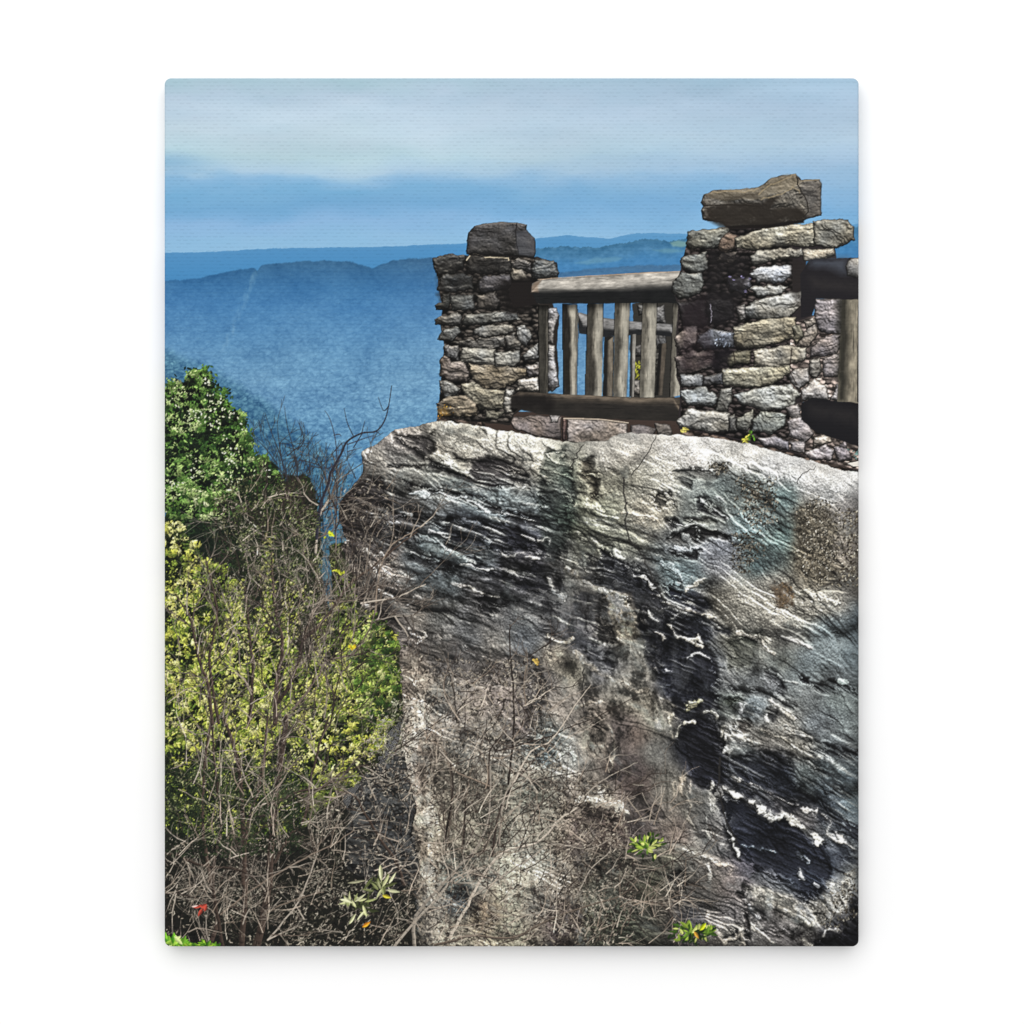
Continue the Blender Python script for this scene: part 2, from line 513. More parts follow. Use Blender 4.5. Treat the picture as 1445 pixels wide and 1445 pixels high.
LS = [((38, 475), (120, 455), (195, 458), (190, 520), (150, 545), (60, 560), (45, 520)), (74, 74, 70), ((200, 470), (245, 450), (330, 462), (420, 462), (425, 490), (415, 540), (300, 550), (215, 530)), (84, 78, 68),
      ((425, 490), (470, 475), (525, 490), (525, 540), (480, 530), (430, 530)), (92, 88, 86), ((540, 480), (640, 488), (665, 540), (660, 568), (590, 575), (535, 580), (530, 520)), (90, 94, 92),
      ((80, 560), (170, 550), (230, 560), (235, 625), (150, 640), (60, 630), (70, 590)), (76, 78, 76), ((270, 570), (330, 560), (430, 555), (430, 600), (405, 625), (285, 640), (265, 610)), (108, 104, 112),
      ((430, 530), (480, 528), (517, 580), (505, 587), (440, 582), (425, 560)), (168, 152, 126), ((85, 650), (120, 645), (125, 690), (110, 722), (50, 725), (46, 705), (85, 690)), (66, 68, 62),
      ((125, 660), (240, 652), (242, 720), (200, 735), (130, 725)), (130, 132, 124), ((258, 655), (345, 642), (370, 690), (355, 720), (260, 722)), (118, 106, 92),
      ((50, 775), (85, 760), (160, 750), (185, 770), (170, 800), (90, 805), (52, 797)), (100, 96, 88), ((200, 755), (290, 745), (460, 740), (470, 775), (360, 790), (180, 805)), (108, 109, 104),
      ((85, 830), (150, 815), (180, 840), (130, 880), (60, 877)), (104, 106, 102), ((240, 820), (330, 805), (425, 800), (440, 830), (400, 855), (290, 865), (250, 850)), (130, 126, 115),
      ((455, 815), (490, 808), (530, 860), (500, 905), (460, 880)), (152, 150, 142), ((130, 890), (250, 875), (390, 860), (400, 910), (300, 925), (200, 915)), (104, 98, 88),
      ((395, 860), (440, 850), (478, 900), (470, 925), (410, 925)), (124, 118, 108), ((90, 910), (165, 905), (165, 980), (105, 960)), (98, 96, 92),
      ((180, 920), (345, 925), (350, 1010), (250, 1000), (180, 985)), (120, 116, 102), ((345, 940), (465, 935), (470, 990), (440, 1010), (350, 1012)), (128, 124, 110),
      ((485, 960), (555, 895), (565, 965), (500, 985)), (142, 140, 132), ((75, 985), (100, 960), (130, 990), (190, 990), (215, 1040), (210, 1085), (130, 1090), (75, 1050)), (110, 95, 84),
      ((215, 1000), (330, 1010), (470, 1015), (505, 1030), (500, 1060), (440, 1090), (370, 1125), (300, 1120), (240, 1070)), (132, 114, 84), ((500, 1010), (565, 990), (565, 1050), (520, 1060)), (122, 112, 106),
      ((75, 1080), (110, 1085), (170, 1120), (160, 1150), (100, 1165), (72, 1120)), (112, 112, 106), ((180, 1100), (240, 1090), (290, 1125), (400, 1130), (395, 1210), (310, 1230), (240, 1200), (200, 1150)), (134, 124, 96),
      ((470, 1075), (560, 1065), (565, 1130), (450, 1130)), (192, 178, 158), ((60, 1200), (110, 1160), (200, 1155), (250, 1200), (255, 1255), (160, 1258), (68, 1252)), (134, 116, 88),
      ((300, 1235), (340, 1230), (395, 1240), (360, 1270), (300, 1265)), (112, 106, 86), ((400, 1130), (440, 1130), (425, 1200), (432, 1236), (400, 1240), (390, 1200)), (168, 158, 138)]

RS = [((225, 315), (300, 300), (410, 292), (400, 350), (350, 380), (240, 385), (222, 360)), (112, 112, 98), ((365, 385), (380, 340), (410, 318), (440, 330), (435, 385), (400, 405)), (128, 98, 74),
      ((440, 340), (520, 310), (640, 282), (790, 275), (800, 300), (800, 375), (660, 370), (530, 390), (450, 380)), (156, 145, 114), ((795, 265), (850, 255), (945, 255), (975, 290), (975, 345), (900, 385), (850, 380), (800, 365)), (124, 119, 101),
      ((745, 395), (890, 385), (895, 415), (790, 440), (755, 440)), (168, 154, 128), ((510, 425), (540, 400), (640, 390), (740, 390), (745, 420), (640, 430), (530, 465)), (130, 124, 108),
      ((195, 430), (310, 405), (315, 480), (270, 495), (200, 475)), (96, 98, 90), ((160, 540), (200, 500), (285, 500), (298, 545), (280, 590), (180, 610), (158, 580)), (102, 104, 96),
      ((360, 440), (380, 410), (440, 400), (450, 440), (420, 450)), (104, 88, 72), ((505, 500), (545, 470), (690, 465), (698, 510), (650, 540), (545, 535)), (165, 168, 172),
      ((505, 565), (560, 555), (680, 560), (650, 585), (560, 605)), (152, 150, 140), ((405, 520), (500, 515), (510, 560), (480, 590), (420, 570)), (90, 88, 96),
      ((485, 650), (540, 620), (640, 600), (745, 580), (740, 640), (680, 700), (560, 705), (490, 690)), (152, 147, 132), ((445, 650), (482, 640), (490, 700), (460, 710)), (128, 120, 112),
      ((435, 740), (560, 710), (710, 695), (715, 790), (560, 830), (450, 835), (432, 790)), (144, 131, 99), ((525, 850), (680, 825), (765, 840), (752, 890), (640, 925), (530, 920)), (152, 142, 119),
      ((180, 632), (300, 622), (310, 730), (205, 735)), (50, 48, 47), ((312, 622), (425, 615), (430, 700), (318, 732)), (46, 44, 43), ((170, 790), (215, 745), (265, 740), (260, 820), (190, 845), (168, 825)), (142, 122, 110),
      ((275, 780), (330, 755), (430, 770), (430, 830), (300, 840), (265, 810)), (88, 93, 104), ((170, 880), (240, 850), (345, 860), (340, 920), (240, 950), (180, 960)), (92, 78, 74),
      ((385, 880), (440, 855), (510, 850), (505, 905), (410, 915)), (94, 88, 64), ((385, 935), (540, 930), (690, 915), (690, 950), (600, 1005), (480, 1015), (385, 1000)), (152, 144, 114),
      ((190, 960), (290, 955), (290, 1005), (200, 1010)), (112, 114, 114), ((300, 965), (380, 955), (385, 1000), (290, 1005)), (82, 82, 84), ((435, 1050), (540, 1020), (690, 1005), (735, 1050), (690, 1100), (580, 1120), (470, 1090)), (150, 152, 142),
      ((195, 1030), (300, 1015), (360, 1060), (340, 1100), (230, 1095), (195, 1060)), (132, 137, 134), ((375, 1030), (420, 1020), (425, 1080), (400, 1120), (350, 1125)), (122, 120, 110),
      ((180, 1170), (230, 1115), (410, 1130), (410, 1210), (330, 1220), (190, 1190)), (152, 147, 134), ((415, 1150), (440, 1140), (445, 1210), (415, 1205)), (95, 92, 84), ((450, 1160), (515, 1120), (520, 1160), (490, 1210), (450, 1200)), (128, 127, 112),
      ((520, 1165), (560, 1125), (665, 1135), (660, 1190), (600, 1225), (515, 1210)), (132, 137, 124), ((690, 940), (770, 930), (775, 990), (730, 1020), (690, 990)), (152, 140, 127),
      ((745, 1030), (800, 975), (850, 1010), (862, 1070), (790, 1060), (740, 1075)), (162, 152, 142), ((720, 830), (760, 760), (800, 710), (812, 770), (770, 830)), (158, 140, 120), ((755, 715), (795, 700), (800, 730), (765, 745)), (140, 128, 116),
      ((805, 620), (935, 615), (925, 770), (830, 765), (805, 720)), (144, 131, 132), ((785, 830), (850, 785), (915, 780), (900, 860), (820, 875), (780, 870)), (144, 128, 124), ((835, 890), (910, 860), (905, 965), (840, 965)), (152, 137, 132),
      ((780, 900), (820, 880), (830, 940), (800, 970), (775, 950)), (138, 128, 110), ((700, 740), (735, 730), (745, 780), (710, 820)), (132, 122, 92), ((870, 1070), (905, 1000), (908, 1075)), (172, 157, 152),
      ((670, 1110), (720, 1090), (740, 1150), (700, 1160)), (142, 132, 127), ((680, 1170), (740, 1150), (790, 1220), (760, 1260), (690, 1240)), (152, 137, 132), ((545, 1245), (620, 1240), (680, 1260), (680, 1300), (580, 1280)), (130, 120, 122),
      ((760, 1310), (850, 1275), (885, 1300), (870, 1345), (780, 1340)), (152, 140, 142), ((890, 1290), (940, 1260), (965, 1340), (910, 1350)), (138, 122, 120), ((800, 1240), (870, 1230), (880, 1260), (790, 1290)), (148, 132, 114),
      ((690, 1262), (755, 1262), (752, 1312), (690, 1298)), (122, 112, 110)]


def shading_or_stain(p, col, op, name=None, f=.08, soft=6, th=.0):
    """A patch of shade, highlight or stain put into the colour, with a broken edge."""
    s = pbox(p, 10)
    if s is None:
        return
    global _sd
    _sd += 1
    x, y = XX[s], YY[s]
    d = sdf(x + 9 * fbm(x * f, y * f, _sd), y + 9 * fbm(x * f, y * f, _sd + 4), p)
    a = np.clip(d / soft + .5, 0, 1) * op * np.clip(1 + 1.6 * fbm(x * f * 2.2, y * f * 2.2, _sd + 2, 4) - th, 0, 1)
    put(s, a, col, name)


def flecks(p, n, col, l=(1, 3), w=.7, name=None, ang=None, var=.3):
    xs = [q[0] for q in p]; ys = [q[1] for q in p]
    P = np.array([(rng.uniform(min(xs), max(xs)), rng.uniform(min(ys), max(ys))) for _ in range(n)], np.float32)
    q = sdf(P[:, 0] + 26 * fbm(P[:, 0] * .045, P[:, 1] * .045, 2, 3), P[:, 1] + 26 * fbm(P[:, 0] * .045, P[:, 1] * .045, 6, 3), p)
    ok = q + 5 * rng.normal(0, 1, len(P)) > 1.5
    for (x, y), o in zip(P, ok):
        if o:
            leaf(x, y, rng.uniform(*l), w * rng.uniform(.6, 1.4), rng.uniform(0, 3.14) if ang is None else rng.normal(ang, .35), col * rng.uniform(1 - var, 1 + var), name)


def paint_lookout():
    n = 'low_wall'
    rubble([(618, 584), (960, 584), (1214, 606), (1214, 690), (960, 640), (614, 604)], C(92, 80, 72), n, 13, 4, .5)
    poly(vL((300, 1230), (700, 1240), (1270, 1270), (1290, 1420), (900, 1420), (300, 1330)), C(66, 54, 48), n, 1)
    for p, c in (((410, 1262), (560, 1252), (676, 1258), (675, 1372), (560, 1360), (440, 1320)), (132, 112, 101)), (((618, 1250), (672, 1252), (660, 1290), (622, 1288)), (150, 138, 128)), \
            (((705, 1272), (860, 1275), (1008, 1296), (1010, 1345), (920, 1385), (800, 1395), (706, 1385)), (158, 138, 122)), (((1018, 1300), (1090, 1300), (1150, 1320), (1130, 1370), (1020, 1350)), (120, 106, 98)), \
            (((680, 1265), (702, 1268), (702, 1380), (682, 1375)), (112, 78, 66)), (((1140, 1290), (1220, 1300), (1230, 1360), (1150, 1350)), (128, 116, 106)):
        stone(vL(*p), C(*c), n, rough=.7, R=3)
    stroke(vL((690, 1268), (860, 1272), (1010, 1290)), 2, 1.5, C(205, 190, 170), n)
    paint_back()
    # ---- the pillar of the left
    n = 'left_pillar'
    poly(vL((60, 1262), (80, 1080), (95, 905), (75, 800), (85, 720), (70, 640), (60, 560), (50, 480), (200, 455), (560, 465), (655, 492), (660, 566), (600, 640), (668, 760), (655, 900), (668, 1110), (600, 1140), (440, 1250),
            (425, 1300), (300, 1290)), C(40, 36, 33), n, 1.2)
    stone(vL((607, 722), (655, 712), (668, 760), (645, 820), (640, 900), (607, 890)), C(160, 152, 146), n)
    stone(vL((607, 895), (645, 905), (650, 1000), (668, 1110), (630, 1135), (606, 1100)), C(164, 156, 148), n)
    stone(vL((480, 730), (560, 715), (565, 770), (500, 770)), C(92, 82, 74), n)
    stone(vL((525, 780), (565, 775), (565, 830), (540, 830)), C(120, 110, 100), n)
    rubble(vL((62, 1255), (80, 1080), (95, 905), (80, 800), (85, 720), (75, 640), (64, 560), (55, 480), (200, 458), (560, 468), (650, 494), (650, 566), (570, 640), (560, 1135), (440, 1240), (420, 1290), (200, 1280)), C(70, 65, 60), n, 10, 3, .15)
    for i in range(0, len(LS), 2):
        c = C(*LS[i + 1])
        stone(vL(*LS[i]), c * (.86 if LS[i][0][1] < 900 else 1.), n, rough=1.25, strata=1., top=.6, grow=1., wob=3.2)
    shading_or_stain(vL((200, 455), (420, 455), (430, 720), (60, 720), (60, 500)), C(30, 28, 27), .5, None, .07, 5, .35)
    shading_or_stain(vL((380, 580), (540, 560), (540, 740), (400, 760), (370, 700)), C(24, 21, 20), .85, None, .06, 6)
    shading_or_stain(vL((60, 1222), (100, 1210), (120, 1250), (70, 1262)), C(166, 126, 62), .45, None, .2, 4)
    flecks(vL((55, 1215), (140, 1190), (150, 1275), (60, 1275)), 22, C(176, 134, 62), (.8, 1.7), .7, None, None, .5)
    stroke(vL((205, 480), (245, 452), (300, 468), (400, 466), (418, 485)), 1.6, 1, C(205, 192, 165), None, 0, .6)
    n = 'left_capstone'
    cap = vL((205, 385), (215, 345), (245, 310), (300, 298), (380, 290), (460, 292), (508, 305), (505, 330), (545, 370), (552, 440), (540, 468), (440, 458), (330, 458), (205, 450))
    stone(cap, C(72, 69, 68), n, R=8, rough=.9, strata=.8, amb=.5, wob=1.6, top=.3)
    poly(vL((455, 335), (505, 333), (543, 372), (550, 440), (538, 464), (468, 456), (450, 400)), C(84, 86, 92), None, 1, .15, 2, .55)
    stroke(vL((250, 312), (380, 296), (500, 304)), 1.2, 1, C(120, 116, 112), None, 0, .5)
    stroke(vL((455, 300), (450, 360), (466, 455)), 1.3, 1, C(34, 32, 34), None, 0, .4)
    stroke(vL((225, 455), (400, 462), (545, 470)), 2.4, 2, C(26, 23, 22), 'left_pillar', 0, .4)
    # ---- front railing
    n = 'front_railing/lower_rail'
    bot = vL((430, 1155), (470, 1135), (700, 1148), (1093, 1165), (1300, 1162), (1300, 1282), (1093, 1278), (800, 1266), (560, 1246), (430, 1212))
    for p, sp, un in (((565, 708), (608, 708), (611, 1152), (568, 1152)), .05, .34), (((683, 703), (752, 703), (762, 760), (752, 1152), (690, 1152)), .5, .24), (((810, 698), (885, 698), (879, 1157), (796, 1157)), .52, .36), \
            (((945, 693), (1018, 693), (1001, 1162), (934, 1162)), .55, .5), (((1083, 690), (1153, 690), (1140, 1164), (1066, 1164)), .6, .6), (((1236, 690), (1286, 690), (1272, 1150), (1216, 1164)), .6, .55):
        # posts are lit from their right hand side
        wood(vL(*p), C(172, 165, 149), 'front_railing/baluster%d' % p[0][0], (0.01, -1), 1.02 - sp, 1, hard=.3)
        q = vL(*p); s = pbox(q, 2); x, y = XX[s], YY[s]
        xl = np.interp(y, (q[0][1], q[-1][1]), (q[0][0], q[-1][0])); xr = np.interp(y, (q[1][1], q[-2][1]), (q[1][0], q[-2][0]))
        f = (x - xl) / (xr - xl) + .5 * fbm(x * .05, y * .035, int(p[0][0]), 4)
        sh = np.clip((f - (1 - sp)) / .26 + .5, 0, 1) * (1 - .45 * np.clip((f - .86) / .14, 0, 1))
        cl = (un + (1 - un) * sh) * (1 - .55 * np.exp(-((y - q[0][1]) / 7) ** 2))
        ins = sdf(x, y, q) > -1.2
        img[s] = np.where(ins[..., None], img[s] * cl[..., None], img[s])
    wood(bot, C(118, 106, 92), n, (1, .012), .24, .38, hard=.3)
    shading_or_stain(vL((430, 1150), (640, 1145), (640, 1240), (430, 1215)), C(26, 23, 22), .8, None, .05, 10)
    n = 'front_railing/top_rail'
    poly(vL((430, 592), (540, 590), (560, 700), (440, 716), (415, 655)), C(30, 26, 25), n, 1)
    wood(vL((528, 640), (534, 598), (572, 577), (800, 560), (1093, 541), (1280, 536), (1280, 694), (1093, 694), (700, 697), (556, 696)), C(194, 188, 178), n, (1, -.04), .5, .15, hard=.2)
    poly(vL((530, 640), (530, 612), (545, 592), (580, 578), (560, 610), (565, 640)), C(150, 122, 98), None, .6, .1, 3, .5)
    stroke(vL((560, 579), (800, 560), (1280, 537)), 1.2, 1.2, C(214, 190, 165), None, 0, .2, .7)
    # ---- right pillar
    n = 'right_pillar'
    poly(vR((225, 312), (410, 292), (780, 275), (950, 255), (972, 345), (895, 385), (900, 430), (760, 440), (750, 690), (800, 690), (805, 615), (940, 612), (906, 1076), (745, 1080), (800, 1225), (1010, 1270), (1010, 1395), (760, 1330),
            (560, 1275), (184, 1198), (192, 1010), (172, 960), (172, 790), (182, 640), (162, 580), (195, 480), (197, 430), (232, 385)), C(46, 41, 42), n, 1.2)
    for p in (((690, 730), (800, 690), (806, 616), (938, 614), (906, 1076), (745, 1076), (690, 1000)), ((690, 1090), (745, 1090), (800, 1228), (1008, 1272), (1008, 1390), (760, 1325), (680, 1290))):
        poly(vR(*p), C(104, 92, 84), n, 2, .1, 4)
    rubble(vR((230, 320), (410, 300), (700, 290), (700, 1290), (560, 1268), (190, 1195), (200, 1010), (180, 960), (180, 790), (190, 640), (170, 580), (205, 480), (205, 430)), C(62, 56, 54), n, 10, 5, .15)
    rubble(vR((690, 730), (800, 690), (806, 616), (938, 614), (906, 1076), (745, 1076), (690, 1000)), C(150, 136, 128), n, 12, 2, .6)
    rubble(vR((690, 1090), (745, 1090), (800, 1228), (1008, 1272), (1008, 1390), (760, 1325), (680, 1290)), C(146, 132, 124), n, 11, 6, .6)
    for i in range(0, len(RS), 2):
        c = C(*RS[i + 1])
        stone(vR(*RS[i]), c * 1.03, n, rough=1.05, strata=.6, top=.45, grow=1.2, wob=3., stain=.35)
    shading_or_stain(vR((320, 385), (370, 390), (500, 430), (505, 500), (470, 620), (320, 610), (300, 500)), C(28, 26, 27), .8, None, .06, 8, .1)
    shading_or_stain(vR((280, 590), (470, 590), (450, 740), (210, 745), (200, 640)), C(30, 27, 29), .7, None, .05, 8, .1)
    shading_or_stain(vR((340, 820), (440, 840), (390, 940), (330, 930)), C(26, 23, 27), .85, None, .05, 8)
    shading_or_stain(vR((190, 640), (300, 600), (350, 900), (200, 950)), C(40, 30, 34), .45, None, .05, 8)
    shading_or_stain(vR((690, 430), (760, 440), (745, 600), (740, 700), (690, 560)), C(40, 36, 34), .7, None, .06, 6)
    flecks(vR((340, 770), (430, 760), (430, 830), (350, 830)), 34, C(140, 148, 162), (1, 2.4), .8, None, -1.3, .45)
    flecks(vR((405, 510), (510, 510), (505, 590), (410, 580)), 24, C(112, 106, 134), (1.4, 3), 1.2, None, .2, .45)
    stroke(vR((328, 640), (334, 690), (330, 720)), 1, .8, C(150, 145, 155), None, 0, .4)
    for p in (((435, 855), (440, 900)), ((700, 840), (690, 920)), ((720, 1000), (690, 950)), ((735, 1020), (745, 1080)), ((820, 780), (900, 770))):
        stroke(vR(*p), 1.6, 1.2, C(50, 42, 38), None, 0, .5)
    # balanced boulder
    n = 'right_capstone'
    bd = vR((285, 175), (300, 140), (340, 122), (480, 115), (545, 108), (600, 70), (660, 52), (715, 47), (740, 75), (825, 70), (832, 90), (830, 235), (760, 255), (740, 262), (600, 280), (400, 290), (380, 270), (295, 258), (285, 215), (295, 195))
    stone(bd, C(104, 96, 82), n, R=6, rough=1.3, strata=.5, wob=1.6, top=.4)
    poly(vR((745, 85), (828, 76), (828, 232), (758, 252), (770, 190), (735, 120)), C(104, 101, 100), None, 2, .12, 5, .4)
    poly(vR((300, 142), (345, 122), (480, 117), (548, 108), (600, 72), (660, 54), (715, 49), (738, 88), (700, 110), (655, 134), (600, 136), (555, 166), (470, 160), (400, 172), (330, 160)), C(142, 130, 108), None, 2.5, .1, 3, .5)
    shading_or_stain(vR((300, 200), (420, 170), (560, 175), (590, 150), (640, 150), (600, 200), (720, 190), (760, 220), (740, 262), (600, 282), (400, 290), (310, 250)), C(44, 39, 34), .92, None, .05, 7, -.2)  # shaded underside of the boulder, put into the colour
    shading_or_stain(vR((300, 150), (420, 150), (560, 130), (540, 160), (400, 175)), C(62, 56, 48), .5, None, .05, 6)
    stroke(vR((300, 192), (400, 188), (560, 195)), 1.6, 1, C(40, 35, 30), None, 0, .6)
    for p in (((545, 140), (600, 100), (690, 60), (715, 50)), ((560, 160), (650, 140), (700, 110), (735, 130)), ((340, 128), (480, 128), (545, 118)), ((745, 78), (825, 74))):
        stroke(vR(*p), 2.2, 1.4, C(165, 150, 122), None, 0, .8, .6)
    stroke(vR((720, 60), (735, 120), (770, 190), (755, 250)), 1.8, 1.4, C(46, 42, 38), None, 0, .7)
    poly(vR((395, 285), (600, 276), (750, 258), (752, 270), (600, 292), (420, 298)), C(28, 24, 22), 'right_pillar', .8, .1, 2)
    # ---- railing at the right edge
    n = 'side_railing/post'
    wood(vR((925, 608), (1012, 608), (1012, 1090), (904, 1078)), C(140, 132, 116), n, (0.02, -1), 1, 1)
    shading_or_stain(vR((905, 600), (958, 600), (945, 1080), (905, 1078)), C(40, 39, 34), .85, None, .04, 10, -.3)  # shade on the left side of the post, painted in
    poly(vR((996, 640), (1012, 640), (1012, 1080), (992, 1080)), C(34, 33, 36), None, .6)
    n = 'side_railing/top_rail'
    poly(vR((775, 436), (945, 428), (1012, 430), (1012, 618), (805, 612), (790, 690), (738, 700), (735, 500)), C(34, 32, 35), n, 1.1)
    shading_or_stain(vR((780, 432), (950, 428), (940, 500), (860, 470), (790, 470)), C(82, 88, 98), .75, None, .05, 14)  # sky light on top of the rail, painted as a bluish patch
    stone(vR((940, 462), (962, 428), (1012, 426), (1012, 520), (945, 512)), C(158, 152, 142), n, R=8, rough=.4)
    shading_or_stain(vR((790, 520), (1005, 540), (1005, 575), (800, 560)), C(60, 56, 54), .5, None, .05, 16)  # soft highlight painted on to round the rail
    n = 'side_railing/lower_rail'
    poly(vR((740, 1085), (790, 1060), (905, 1078), (1012, 1086), (1012, 1288), (900, 1250), (800, 1216), (740, 1160)), C(27, 26, 29), n, 1.1)
    shading_or_stain(vR((780, 1090), (1005, 1130), (1005, 1180), (790, 1130)), C(52, 49, 48), .6, None, .05, 20)  # painted highlight along the lower rail
    poly(vR((948, 1358), (1012, 1346), (1012, 1374), (975, 1372)), C(232, 226, 216), 'right_pillar', .5)
    flecks(vR((950, 1285), (1010, 1280), (1010, 1340), (955, 1330)), 24, C(110, 140, 135), (1, 3), .8)
# ---- the cliff
CLIFF = (vA((150, 340), (165, 290), (148, 240), (158, 208), (218, 185), (330, 97), (440, 75), (560, 52), (640, 54), (760, 75), (880, 95), (1020, 118), (1130, 140), (1230, 158), (1330, 165))
         + vB((20, 117), (60, 118), (95, 95), (135, 80), (200, 71), (300, 85), (450, 87), (560, 95), (700, 108), (850, 142), (980, 180), (1100, 212), (1190, 235), (1280, 268), (1430, 290))
         + [(1216, 1340), (560, 1340), (505, 1290), (490, 1200), (520, 1110), (556, 1060), (570, 1010), (566, 960), (562, 915), (556, 890)]
         + vA((300, 1150), (230, 1090), (150, 1040), (110, 960), (130, 900), (80, 850), (36, 800), (34, 735), (70, 690), (48, 620), (28, 560), (32, 490), (75, 430), (140, 365)))

